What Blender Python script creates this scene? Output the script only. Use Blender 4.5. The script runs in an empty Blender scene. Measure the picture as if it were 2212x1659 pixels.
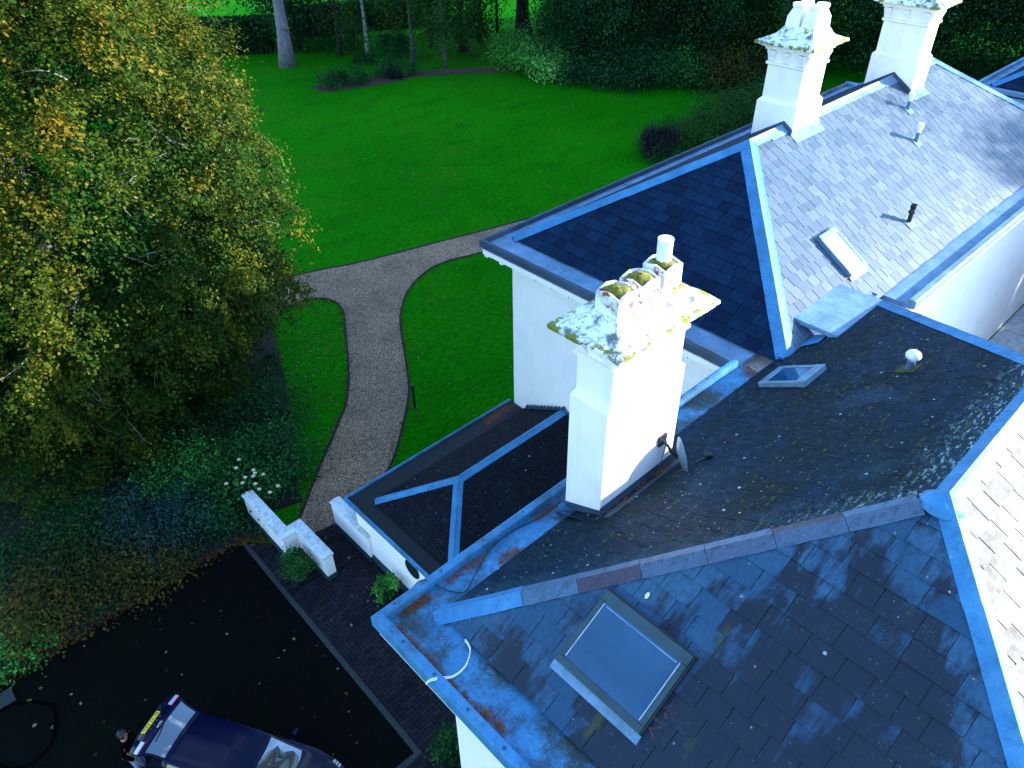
import bpy, bmesh, math, random
import numpy as np
from mathutils import Vector, Matrix
R = math.radians
random.seed(7); rng = np.random.default_rng(7)
S = bpy.context.scene; C = S.collection

# ---------------------------------------------------------------- camera
CAMZ = 17.4
F_PX, PITCH, ROLL, YAW = 1637.81, R(37.485), R(.909), R(47.222)     # focal length for a 2212 px wide picture
cp, sp, cy, sy = math.cos(PITCH), math.sin(PITCH), math.cos(YAW), math.sin(YAW)
fw = np.array([cy*cp, sy*cp, -sp]); rt = np.array([sy, -cy, 0.]); dn = np.cross(fw, rt)
c_, s_ = math.cos(ROLL), math.sin(ROLL)
r2 = c_*rt + s_*dn; d2 = -s_*rt + c_*dn
cam = bpy.data.cameras.new('camera'); cam_o = bpy.data.objects.new('camera', cam); C.objects.link(cam_o)
cam.sensor_fit = 'HORIZONTAL'; cam.sensor_width = 36; cam.lens = F_PX/2212*36
cam.clip_start = .1; cam.clip_end = 2000
m = Matrix.Identity(4)
for i in range(3):
    m[i][0] = r2[i]; m[i][1] = -d2[i]; m[i][2] = -fw[i]
m[2][3] = CAMZ
cam_o.matrix_world = m; S.camera = cam_o
M3 = np.array([r2, d2, fw])
def ray(u, v): return M3.T @ np.array([(u-1106)/F_PX, (v-829.5)/F_PX, 1.])
def G(u, v, z=0.):                                   # survey: plan position of a measured photo point at height z
    r = ray(u, v); k = (z-CAMZ)/r[2]
    return (r[0]*k, r[1]*k)

# ---------------------------------------------------------------- light
SUN_A, SUN_E = R(-33), R(14.5)                         # plan angle towards the sun, elevation
W = bpy.data.worlds.new('World'); S.world = W; W.use_nodes = True
wt = W.node_tree; bg = wt.nodes['Background']
sky = wt.nodes.new('ShaderNodeTexSky'); sky.sky_type = 'NISHITA'; sky.sun_disc = False
sky.sun_elevation = SUN_E; sky.sun_rotation = R(90)-SUN_A
sky.air_density = 1.3; sky.dust_density = .3; sky.ozone_density = 4.0
tc = wt.nodes.new('ShaderNodeTexCoord')
nz = wt.nodes.new('ShaderNodeTexNoise'); nz.inputs['Scale'].default_value = 3.2; nz.inputs['Detail'].default_value = 7; nz.inputs['Roughness'].default_value = .6
rp = wt.nodes.new('ShaderNodeValToRGB'); rp.color_ramp.elements[0].position = .54; rp.color_ramp.elements[1].position = .74
rp.color_ramp.elements[0].color = (0, 0, 0, 1); rp.color_ramp.elements[1].color = (.7, .7, .7, 1)
mx = wt.nodes.new('ShaderNodeMix'); mx.data_type = 'RGBA'; mx.inputs['B'].default_value = (6., 6.6, 7.5, 1)
wt.links.new(tc.outputs['Generated'], nz.inputs['Vector']); wt.links.new(nz.outputs['Fac'], rp.inputs['Fac'])
wt.links.new(rp.outputs['Color'], mx.inputs['Factor']); wt.links.new(sky.outputs['Color'], mx.inputs['A'])
tn = wt.nodes.new('ShaderNodeMix'); tn.data_type = 'RGBA'; tn.blend_type = 'MULTIPLY'; tn.inputs['Factor'].default_value = 1; tn.inputs['B'].default_value = (.92, 1.0, 1.07, 1)
wt.links.new(mx.outputs['Result'], tn.inputs['A']); wt.links.new(tn.outputs['Result'], bg.inputs['Color'])
bg.inputs['Strength'].default_value = .15
sl = bpy.data.lights.new('sun', 'SUN'); sl.energy = 3.6; sl.angle = R(.6); sl.color = (1, .975, .94)
so = bpy.data.objects.new('sun', sl); C.objects.link(so)
sd = Vector((math.cos(SUN_E)*math.cos(SUN_A), math.cos(SUN_E)*math.sin(SUN_A), math.sin(SUN_E)))
so.rotation_euler = sd.to_track_quat('Z', 'Y').to_euler(); so.location = (60, -30, 40)
S.view_settings.view_transform = 'Standard'; S.view_settings.look = 'None'
S.view_settings.exposure = 2.4; S.view_settings.gamma = 1
S.cycles.max_bounces = 6

# ---------------------------------------------------------------- material helpers
class T:
    def __init__(s, name, rough=.6):
        s.m = bpy.data.materials.new(name); s.m.use_nodes = True
        s.t = s.m.node_tree; s.p = s.t.nodes['Principled BSDF']; s.out = s.t.nodes['Material Output']
        s.p.inputs['Roughness'].default_value = rough
        s.pos = s.n('ShaderNodeNewGeometry').outputs['Position']
    def n(s, k): return s.t.nodes.new(k)
    def l(s, a, b):
        if hasattr(a, 'links'): s.t.links.new(a, b)
        else: b.default_value = (tuple(a)+(1,) if isinstance(a, tuple) and len(a) == 3 and len(b.default_value) == 4 else a)
    def mix(s, f, a, b, blend='MIX'):
        x = s.n('ShaderNodeMix'); x.data_type = 'RGBA'; x.blend_type = blend; x.clamp_factor = True
        s.l(f, x.inputs['Factor']); s.l(a, x.inputs['A']); s.l(b, x.inputs['B']); return x.outputs['Result']
    def mth(s, op, a, b=0.):
        x = s.n('ShaderNodeMath'); x.operation = op; s.l(a, x.inputs[0]); s.l(b, x.inputs[1]); return x.outputs[0]
    def map(s, sc=(1, 1, 1), rot=(0, 0, 0), loc=(0, 0, 0), v=None):
        x = s.n('ShaderNodeMapping'); x.inputs['Scale'].default_value = sc; x.inputs['Rotation'].default_value = rot; x.inputs['Location'].default_value = loc
        s.l(v or s.pos, x.inputs['Vector']); return x.outputs[0]
    def noise(s, scale, detail=4, rough=.55, v=None, dist=0.):
        x = s.n('ShaderNodeTexNoise'); x.inputs['Scale'].default_value = scale; x.inputs['Detail'].default_value = detail
        x.inputs['Roughness'].default_value = rough; x.inputs['Distortion'].default_value = dist
        s.l(v or s.pos, x.inputs['Vector']); return x.outputs['Fac']
    def vor(s, scale, feat='F1', out='Distance', v=None, rnd=1.):
        x = s.n('ShaderNodeTexVoronoi'); x.feature = feat; x.inputs['Scale'].default_value = scale; x.inputs['Randomness'].default_value = rnd
        s.l(v or s.pos, x.inputs['Vector']); return x.outputs[out]
    def rng(s, f, a, b, c=0., d=1.):
        x = s.n('ShaderNodeMapRange'); x.clamp = True
        for k, q in zip(('From Min', 'From Max', 'To Min', 'To Max'), (a, b, c, d)): x.inputs[k].default_value = q
        s.l(f, x.inputs['Value']); return x.outputs[0]
    def ramp(s, f, st):
        x = s.n('ShaderNodeValToRGB'); e = x.color_ramp.elements
        while len(e) < len(st): e.new(.5)
        for q, (p, c) in zip(e, st): q.position = p; q.color = tuple(c)+(1,)
        s.l(f, x.inputs['Fac']); return x.outputs['Color']
    def rnd(s): return s.n('ShaderNodeNewGeometry').outputs['Random Per Island']
    def att(s, nm):
        x = s.n('ShaderNodeAttribute'); x.attribute_name = nm; return x.outputs['Fac']
    def sep(s, v=None):
        x = s.n('ShaderNodeSeparateXYZ'); s.l(v or s.pos, x.inputs[0]); return x.outputs
    def col(s, c): s.l(c, s.p.inputs['Base Color']); return s
    def rough(s, r): s.l(r, s.p.inputs['Roughness']); return s
    def spec(s, r): s.l(r, s.p.inputs['Specular IOR Level']); return s
    def bump(s, h, st=.3, dist=.02):
        x = s.n('ShaderNodeBump'); x.inputs['Strength'].default_value = st; x.inputs['Distance'].default_value = dist
        s.l(h, x.inputs['Height']); s.t.links.new(x.outputs[0], s.p.inputs['Normal']); return s
def plain(name, c, rough=.6, metal=0., var=.25, sc=4.):
    t = T(name, rough); f = t.noise(sc, 5)
    t.col(t.mix(t.rng(f, .3, .7), tuple(x*(1-var) for x in c), tuple(min(1, x*(1+var)) for x in c)))
    t.p.inputs['Metallic'].default_value = metal
    return t.m

MT = {}
# white painted roughcast
def white(name, base=(.90, .87, .86), dirt=.35, brick=False):
    t = T(name, .75)
    f = t.noise(.9, 6, .65); g = t.noise(14, 4)
    c = t.mix(t.rng(f, .45, .8, 0, dirt), base, (.42, .47, .52))
    st = t.noise(1., 5, .6, t.map((5, 5, .35)))
    c = t.mix(t.rng(st, .55, .8, 0, dirt*.8), c, (.5, .55, .6))
    t.col(c)
    if brick:
        z = t.mth('FRACT', t.mth('MULTIPLY', t.sep()[2], 1/.075))
        h = t.mth('ADD', t.rng(z, 0, .14, 0, 1), t.mth('MULTIPLY', g, 1.2)); t.bump(h, .35, .012)
    else: t.bump(g, .2, .008)
    return t.m
MT['wall'] = white('white_wall', brick=True, dirt=.25); MT['stucco'] = white('white_stucco', (.88, .81, .79), dirt=.45)
MT['trim'] = white('white_trim', (.86, .87, .88), .15)
def capmat():
    t = T('weathered_white_cap', .8)
    c = (.74, .76, .77)
    a = t.noise(5, 8, .7); b = t.noise(1.7, 5, .6)
    c = t.mix(t.rng(t.mth('MULTIPLY', a, b), .25, .33, 0, .9), c, (.05, .06, .065))
    nw = t.n('ShaderNodeTexNoise'); nw.inputs['Scale'].default_value = 3.5; nw.inputs['Detail'].default_value = 6; t.l(t.pos, nw.inputs['Vector'])
    va = t.n('ShaderNodeVectorMath'); va.operation = 'MULTIPLY_ADD'; t.l(nw.outputs['Color'], va.inputs[0]); va.inputs[1].default_value = (.55, .55, .55); t.l(t.pos, va.inputs[2])
    cr = t.vor(1.15, 'DISTANCE_TO_EDGE', v=va.outputs[0])
    c = t.mix(t.mth('MULTIPLY', t.rng(cr, .006, .016, .9, 0), t.rng(b, .42, .55)), c, (.04, .045, .05))
    ms = t.noise(3.6, 8, .75, t.map(loc=(3.3, 1, 0)))
    ms = t.rng(t.mth('ADD', ms, t.mth('MULTIPLY', t.att('edge'), .17)), .655, .70)
    c = t.mix(ms, c, t.mix(t.noise(18, 3), (.09, .10, .006), (.24, .235, .008)))
    t.col(c); t.bump(t.noise(16, 5), .4, .015); return t.m
MT['cap'] = capmat()
def potmat():
    t = T('peeling_white_terracotta', .8)
    pe = t.noise(6.5, 7, .75, t.map(loc=(1, 4, 2)))
    t.col(t.mix(t.rng(pe, .535, .555), t.mix(t.rng(t.noise(3, 5), .5, .7), (.74, .75, .76), (.35, .37, .36)), (.22, .06, .045))); t.bump(pe, .4, .01); return t.m
MT['pot'] = potmat()
def moss(name, a, b, c, sc=14):
    t = T(name, .95); f = t.noise(sc, 6, .7)
    t.col(t.ramp(f, [(.3, a), (.5, b), (.7, c)])); t.bump(t.noise(sc*3, 4), .8, .02); return t.m
MT['moss'] = moss('moss', (.02, .03, .006), (.10, .10, .006), (.30, .26, .01))
MT['roofmoss'] = moss('roof_moss', (.008, .016, .004), (.04, .052, .008), (.095, .09, .009))
# lead
def lead(name, a=(.026, .135, .28), b=(.060, .235, .44), algae=.6, rough=.5):
    t = T(name, rough)
    f = t.noise(2.2, 7, .65); g = t.noise(9, 5, .7)
    c = t.mix(t.rng(f, .32, .68), a, b)
    c = t.mix(t.rng(g, .52, .75, 0, .55), c, tuple(x*.45 for x in a))
    al = t.noise(.75, 6, .68, t.map(loc=(5, 2, 1)))
    sp = t.noise(34, 4, .7)
    k = t.rng(t.mth('ADD', al, t.mth('MULTIPLY', sp, .26)), .60, .74, 0, algae)
    c = t.mix(k, c, t.mix(sp, (.008, .018, .02), (.045, .06, .045)))
    ox = t.noise(11, 7, .75, t.map(loc=(2, 8, 5))); c = t.mix(t.rng(ox, .60, .72, 0, .45), c, (.30, .42, .55))
    t.spec(.25); t.col(c); t.rough(t.rng(g, .3, .7, rough-.12, rough+.15)); t.bump(t.noise(5, 4), .4, .03); return t.m
MT['lead'] = lead('lead'); MT['leadclean'] = lead('hip_lead', (.024, .14, .31), (.055, .23, .45), .15, .55)
MT['leadbed'] = lead('gutter_lead', (.026, .14, .29), (.065, .25, .46), .95, .55)
MT['leadpale'] = lead('pale_lead', (.085, .18, .30), (.17, .30, .45), .25, .5)
MT['darkbed'] = plain('dark_gutter_felt', (.0025, .005, .008), .8)
MT['leaddark'] = lead('dull_lead', (.022, .045, .08), (.05, .09, .15), .5, .6)
# slates
def slate(name, a, b, rough=(.3, .5), spec=.5, patina=None, pat=(.45, .55), lich=0., mossy=0., streak=(.6, 1, 1), down=(1, 1, 1), wash=None):
    t = T(name, .4)
    r = t.rnd(); f = t.noise(6, 6, .65, t.map(down))
    c = t.mix(r, a, b)
    c = t.mix(t.rng(f, .3, .75), c, tuple(x*.62 for x in a))
    if patina:
        q = t.noise(.62, 6, .62, t.map(streak), .3)
        q2 = t.noise(3.2, 5, .6, t.map(streak))
        if wash == 'F1':
            q2 = t.mth('ADD', t.mth('MULTIPLY', q2, .4), t.mth('MULTIPLY', t.noise(1., 5, .6, t.map((1.1, 6.5, 1.1))), .95))
            X, Y, Z = t.sep(); q = t.mth('ADD', q, t.rng(t.mth('MINIMUM', t.mth('SUBTRACT', 9.862, t.mth('ADD', X, Y)), t.mth('ADD', t.mth('SUBTRACT', Y, X), 7.462)), .1, 2.4, -.13, .10))
        k = t.rng(t.mth('ADD', t.mth('ADD', t.mth('MULTIPLY', q, .8), t.mth('MULTIPLY', q2, .25)), t.mth('MULTIPLY', t.mth('SUBTRACT', r, .5), .10)), pat[0], pat[1])
        c = t.mix(k, c, t.mix(t.noise(60, 2), tuple(x*.5 for x in patina), tuple(x*1.5 for x in patina)))
    if mossy:
        g = t.noise(.45, 5, .6, t.map(loc=(9, 3, 0)))
        c = t.mix(t.rng(g, .5, .72, 0, mossy), c, (.006, .016, .014))
    if wash == 'F1':
        al = t.noise(1., 5, .6, t.map((.7, 2.2, .7), loc=(6, 3, 1))); c = t.mix(t.rng(al, .63, .72, 0, .75), c, t.mix(t.noise(25, 3), (.02, .03, .006), (.075, .08, .008)))
        sk = t.noise(55, 3, .8); gz = t.noise(1.1, 4, .6, t.map(loc=(1, 7, 3))); c = t.mix(t.mth('MULTIPLY', t.rng(sk, .60, .66), t.rng(gz, .52, .68)), c, (.09, .15, .17))
    if wash == 'F2':
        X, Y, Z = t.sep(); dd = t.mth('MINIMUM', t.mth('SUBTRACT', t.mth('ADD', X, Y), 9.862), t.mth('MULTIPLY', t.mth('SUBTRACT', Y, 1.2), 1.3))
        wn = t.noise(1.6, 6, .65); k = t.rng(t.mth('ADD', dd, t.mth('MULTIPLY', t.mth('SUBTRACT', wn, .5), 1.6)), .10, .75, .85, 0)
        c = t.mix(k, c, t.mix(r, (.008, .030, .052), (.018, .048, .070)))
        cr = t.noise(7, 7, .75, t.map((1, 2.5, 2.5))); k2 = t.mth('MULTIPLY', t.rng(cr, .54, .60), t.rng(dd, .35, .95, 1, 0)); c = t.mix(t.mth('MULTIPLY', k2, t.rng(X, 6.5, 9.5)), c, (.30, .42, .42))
        c = t.mix(t.rng(t.noise(.8, 5, .6, t.map(loc=(2, 5, 8))), .60, .68, 0, .55), c, t.mix(r, (.012, .034, .06), (.022, .055, .09)))
    if lich:
        for sc, rr, cc in ((3.1, .085, (.26, .33, .36)), (7.5, .11, (.15, .20, .22)), (14, .16, (.06, .085, .09))):
            d = t.vor(sc); g = t.vor(sc, out='Color'); gs = t.sep(g)[0]
            wob = t.mth('MULTIPLY', t.noise(sc*7, 2), .07)
            k = t.mth('MULTIPLY', t.rng(t.mth('ADD', d, wob), rr+.02, rr+.035, 1, 0), t.rng(gs, 1-lich*.55, 1-lich*.55+.02))
            c = t.mix(k, c, cc)
    t.col(c); t.rough(t.mth('ADD', t.rng(f, .3, .7, rough[0], rough[1]), t.mth('MULTIPLY', t.mth('SUBTRACT', r, .5), .08))); t.p.inputs['Specular IOR Level'].default_value = spec
    t.bump(t.mth('ADD', t.noise(9, 6, .6, t.map(down)), t.mth('MULTIPLY', t.noise(45, 3), .3)), .25, .012); return t.m
MT['slateF1'] = slate('old_slate', (.015, .063, .135), (.040, .12, .215), (.33, .52), .32, (.0068, .0145, .030), (.50, .57), .28, 0, (.45, 1.5, 1.5), (1, 3, 3), 'F1')
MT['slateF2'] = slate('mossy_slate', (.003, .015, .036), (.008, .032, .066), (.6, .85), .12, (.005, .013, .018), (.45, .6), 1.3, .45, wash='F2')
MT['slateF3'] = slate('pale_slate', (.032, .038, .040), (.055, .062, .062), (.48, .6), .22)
MT['slateB'] = slate('blue_grey_slate', (.030, .070, .120), (.080, .14, .20), (.34, .6), .55, down=(3, 1, 1))  # slate for the sun-facing slopes, sunlight put into its lighter colour
MT['slateBh'] = slate('dark_blue_slate', (.0012, .010, .034), (.004, .028, .075), (.55, .7), .08, down=(1, 3, 1))  # same slate darkened for the slopes turned away from the sun
MT['slateX'] = slate('annex_slate', (.004, .006, .010), (.010, .013, .022), (.7, .85), .1, None, lich=.7, mossy=.4)
def stonetile():
    t = T('stone_ridge_tile', .7); r = t.rnd(); f = t.noise(7, 7, .7, t.map((.5, 1.6, 1)))
    c = t.ramp(r, [(0., (.055, .125, .22)), (.5, (.05, .10, .18)), (.72, (.05, .075, .14)), (.86, (.048, .040, .075)), (1., (.045, .03, .05))])
    c = t.mix(t.rng(f, .5, .7, 0, .75), c, (.010, .010, .02)); c = t.mix(t.rng(t.noise(22, 4, .7), .6, .72, 0, .8), c, (.17, .24, .36))
    t.col(c); t.bump(f, .5, .02); return t.m
MT['ridgetile'] = stonetile()
# glass that mirrors the sky
def glass(name, c, refl=.3, rough=.02):
    t = T(name, .1); t.col(c)
    gl = t.n('ShaderNodeBsdfGlossy'); gl.inputs['Roughness'].default_value = rough; gl.inputs['Color'].default_value = (.9, .95, 1, 1)
    mixs = t.n('ShaderNodeMixShader'); mixs.inputs[0].default_value = refl
    t.t.links.new(t.p.outputs[0], mixs.inputs[1]); t.t.links.new(gl.outputs[0], mixs.inputs[2]); t.t.links.new(mixs.outputs[0], t.out.inputs[0])
    return t.m
MT['pane'] = glass('window_glass', (.008, .03, .085), .10); MT['darkglass'] = glass('dark_glass', (.002, .003, .004), .04); MT['carglass'] = glass('car_glass', (.002, .003, .005), .22)
MT['frame'] = plain('grey_green_aluminium', (.015, .045, .06), .5, 0., .3, 3); MT['framepale'] = plain('pale_aluminium', (.13, .22, .31), .4, .2)
MT['black'] = plain('black_plastic', (.008, .01, .014), .4); MT['greyplastic'] = plain('grey_plastic', (.09, .16, .27), .45); MT['whiteplastic'] = plain('white_plastic', (.75, .77, .8), .4, 0, .08)
MT['dish'] = plain('dish_grey', (.08, .15, .24), .45); MT['silver'] = plain('silver', (.6, .62, .65), .25, .9)
# ground
def lawnmat():
    t = T('lawn', .9)
    a = t.noise(.10, 5, .6); b = t.noise(.55, 5, .65, t.map((.6, 1.3, 1), (0, 0, R(25)))); c3 = t.noise(24, 3, .7, t.map((.35, 1.6, 1), (0, 0, R(24)))); d = t.noise(3, 5, .7, t.map((.25, 1.7, 1), (0, 0, R(24))))
    c = t.mix(t.rng(a, .35, .65), (.006, .185, .0015), (.014, .27, .003))
    c = t.mix(t.rng(b, .5, .7, 0, .6), c, (.003, .085, .002))
    c = t.mix(t.rng(t.noise(.22, 5, .65, t.map(loc=(40, 7, 0))), .50, .70, 0, .6), c, (.045, .20, .008))
    c = t.mix(t.rng(d, .4, .7, .0, .3), c, (.014, .22, .006)); c = t.mix(t.rng(c3, .42, .72, 0, .75), c, (.002, .06, .001))
    gr = t.noise(6.5, 6, .8, t.map((.5, 1.5, 1), (0, 0, R(24)))); c = t.mix(t.rng(gr, .40, .62, .75, 0), c, (.002, .075, .001)); c = t.mix(t.rng(gr, .55, .75, 0, .6), c, (.022, .32, .006))
    t.col(c); t.spec(.01); t.bump(t.mth('ADD', gr, t.mth('ADD', c3, d)), .8, .05); return t.m
MT['lawn'] = lawnmat()
def gravelmat():
    t = T('gravel', .9); v = t.vor(34, out='Color'); s0 = t.sep(v)[0]
    c = t.ramp(s0, [(0, (.05, .028, .016)), (.4, (.19, .105, .060)), (.75, (.34, .21, .125)), (1, (.56, .39, .26))])
    c = t.mix(t.rng(t.noise(.5, 5, .6), .4, .7, 0, .5), c, (.05, .040, .026)); c = t.mix(t.rng(t.noise(1.1, 4, .6, t.map(loc=(3, 9, 0))), .66, .74, 0, .7), c, (.01, .05, .008))
    t.col(c); t.bump(t.vor(34), .9, .03); return t.m
MT['gravel'] = gravelmat()
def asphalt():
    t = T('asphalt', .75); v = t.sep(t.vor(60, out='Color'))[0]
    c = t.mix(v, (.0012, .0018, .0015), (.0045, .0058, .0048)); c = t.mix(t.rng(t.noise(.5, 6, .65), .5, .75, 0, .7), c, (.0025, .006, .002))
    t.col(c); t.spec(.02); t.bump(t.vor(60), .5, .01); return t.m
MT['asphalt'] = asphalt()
def paving():
    t = T('brick_paving', .8)
    x = t.n('ShaderNodeTexBrick'); x.inputs['Scale'].default_value = 1; x.inputs['Brick Width'].default_value = .23; x.inputs['Row Height'].default_value = .115
    x.inputs['Mortar Size'].default_value = .009; x.inputs['Color1'].default_value = (.007, .010, .017, 1); x.inputs['Color2'].default_value = (.024, .020, .026, 1); x.inputs['Mortar'].default_value = (.001, .0013, .0013, 1)
    t.l(t.pos, x.inputs['Vector'])
    c = t.mix(t.rng(t.noise(.8, 5, .6), .5, .7, 0, .7), x.outputs['Color'], (.003, .004, .003)); c = t.mix(t.rng(t.noise(5, 2), .6, .75, 0, .5), c, (.018, .022, .03)); t.spec(.1)
    t.col(c); t.bump(x.outputs['Fac'], -.5, .01); return t.m
MT['paving'] = paving()
MT['kerb'] = plain('kerb_stone', (.014, .022, .025), .8, 0, .5, 12)
MT['soil'] = plain('dark_soil', (.005, .0035, .0025), .95, 0, .6, 9)
def mulch():
    t = T('bark_mulch', .95); v = t.sep(t.vor(14, out='Color'))[0]
    t.col(t.ramp(v, [(0, (.008, .004, .003)), (.6, (.04, .018, .010)), (1, (.085, .045, .03))])); t.bump(t.vor(14), .8, .04); return t.m
MT['mulch'] = mulch()
def bark(name, a, b, sc=(5, 5, .8)):
    t = T(name, .9); f = t.noise(2.2, 7, .7, t.map(sc)); t.col(t.mix(t.rng(f, .35, .65), a, b)); t.bump(f, .9, .05); return t.m
MT['bark'] = bark('bark', (.02, .018, .018), (.10, .095, .11)); MT['barkgrey'] = bark('pale_bark', (.05, .05, .06), (.22, .21, .25)); MT['barkdark'] = bark('dark_bark', (.006, .006, .006), (.022, .02, .018))
MT['birch'] = bark('birch_bark', (.04, .05, .05), (.42, .47, .48), (.8, .8, 2.2)); MT['twig'] = bark('twig_bark', (.10, .10, .09), (.28, .28, .27))
MT['petal'] = plain('white_petal', (.62, .56, .36), .6, 0, .1)
def leaf(name, stops, trans=.25, rough=.7, spec=.08):
    t = T(name, rough); c = t.ramp(t.att('tint'), stops); c = t.mix(t.rng(t.rnd(), 0, 1, 0, .35), c, (.0, .0, .0))
    t.col(c); t.spec(spec)
    tr = t.n('ShaderNodeBsdfTranslucent'); t.l(c, tr.inputs['Color'])
    ms = t.n('ShaderNodeMixShader'); ms.inputs[0].default_value = trans
    t.t.links.new(t.p.outputs[0], ms.inputs[1]); t.t.links.new(tr.outputs[0], ms.inputs[2]); t.t.links.new(ms.outputs[0], t.out.inputs[0]); return t.m
MT['lime'] = leaf('autumn_leaf', [(0, (.005, .027, .005)), (.30, (.018, .062, .007)), (.55, (.058, .098, .007)), (.74, (.125, .122, .009)), (.88, (.20, .150, .011)), (1, (.25, .125, .014))], .3)
MT['yew'] = leaf('evergreen_leaf', [(0, (.003, .020, .006)), (.5, (.009, .052, .015)), (1, (.028, .11, .028))], .12)
MT['shrub'] = leaf('shrub_leaf', [(0, (.004, .030, .008)), (.5, (.012, .075, .020)), (1, (.05, .18, .03))], .15)
MT['bright'] = leaf('bright_leaf', [(0, (.02, .13, .02)), (.5, (.07, .34, .045)), (1, (.24, .62, .13))], .25)
MT['birchleaf'] = leaf('birch_leaf', [(0, (.008, .045, .010)), (.5, (.028, .095, .016)), (1, (.09, .16, .02))], .25)
MT['blueleaf'] = leaf('cedar_leaf', [(0, (.003, .020, .017)), (.5, (.012, .045, .042)), (1, (.03, .085, .07))], .1)
MT['brownleaf'] = leaf('brown_leaf', [(0, (.016, .028, .008)), (.5, (.075, .07, .010)), (1, (.22, .10, .015))], .2)
MT['purple'] = leaf('purple_leaf', [(0, (.006, .008, .008)), (.5, (.018, .016, .022)), (1, (.04, .03, .04))], .1)
MT['litter'] = leaf('fallen_leaf', [(0, (.05, .018, .01)), (.5, (.12, .04, .012)), (.8, (.16, .10, .03)), (1, (.20, .19, .13))], .1)
MT['ivy'] = leaf('ground_ivy', [(0, (.004, .03, .012)), (.5, (.014, .075, .026)), (1, (.07, .13, .03))], .15)

# ---------------------------------------------------------------- object helpers
def meta(o, label=None, cat=None, group=None, kind=None):
    for k, v in (('label', label), ('category', cat), ('group', group), ('kind', kind)):
        if v: o[k] = v
    return o
def root(name, loc, label, cat, group=None, rz=0.):
    o = bpy.data.objects.new(name, None); C.objects.link(o); o.location = loc; o.rotation_euler = (0, 0, rz); o.empty_display_size = .3
    return meta(o, label, cat, group)
def wloc(p):
    m = Matrix.Identity(4)
    while p is not None: m = p.matrix_basis @ m; p = p.parent
    return m
def obj(name, verts, faces, mat, parent=None, smooth=False, auto=None):
    me = bpy.data.meshes.new(name)
    if parent is not None:
        inv = wloc(parent).inverted(); verts = [inv @ Vector(v) for v in verts]
    me.from_pydata([tuple(v) for v in verts], [], faces); me.validate(); me.update()
    return link(name, me, mat, parent, smooth, auto)
def link(name, me, mat, parent=None, smooth=False, auto=None):
    me.materials.append(mat)
    o = bpy.data.objects.new(name, me); C.objects.link(o)
    if parent is not None: o.parent = parent
    if smooth or auto:
        me.polygons.foreach_set('use_smooth', [True]*len(me.polygons))
        if auto:
            bm = bmesh.new(); bm.from_mesh(me)
            for e in bm.edges:
                if len(e.link_faces) == 2 and e.calc_face_angle(0) > R(auto): e.smooth = False
            bm.to_mesh(me); bm.free()
    return o
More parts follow.
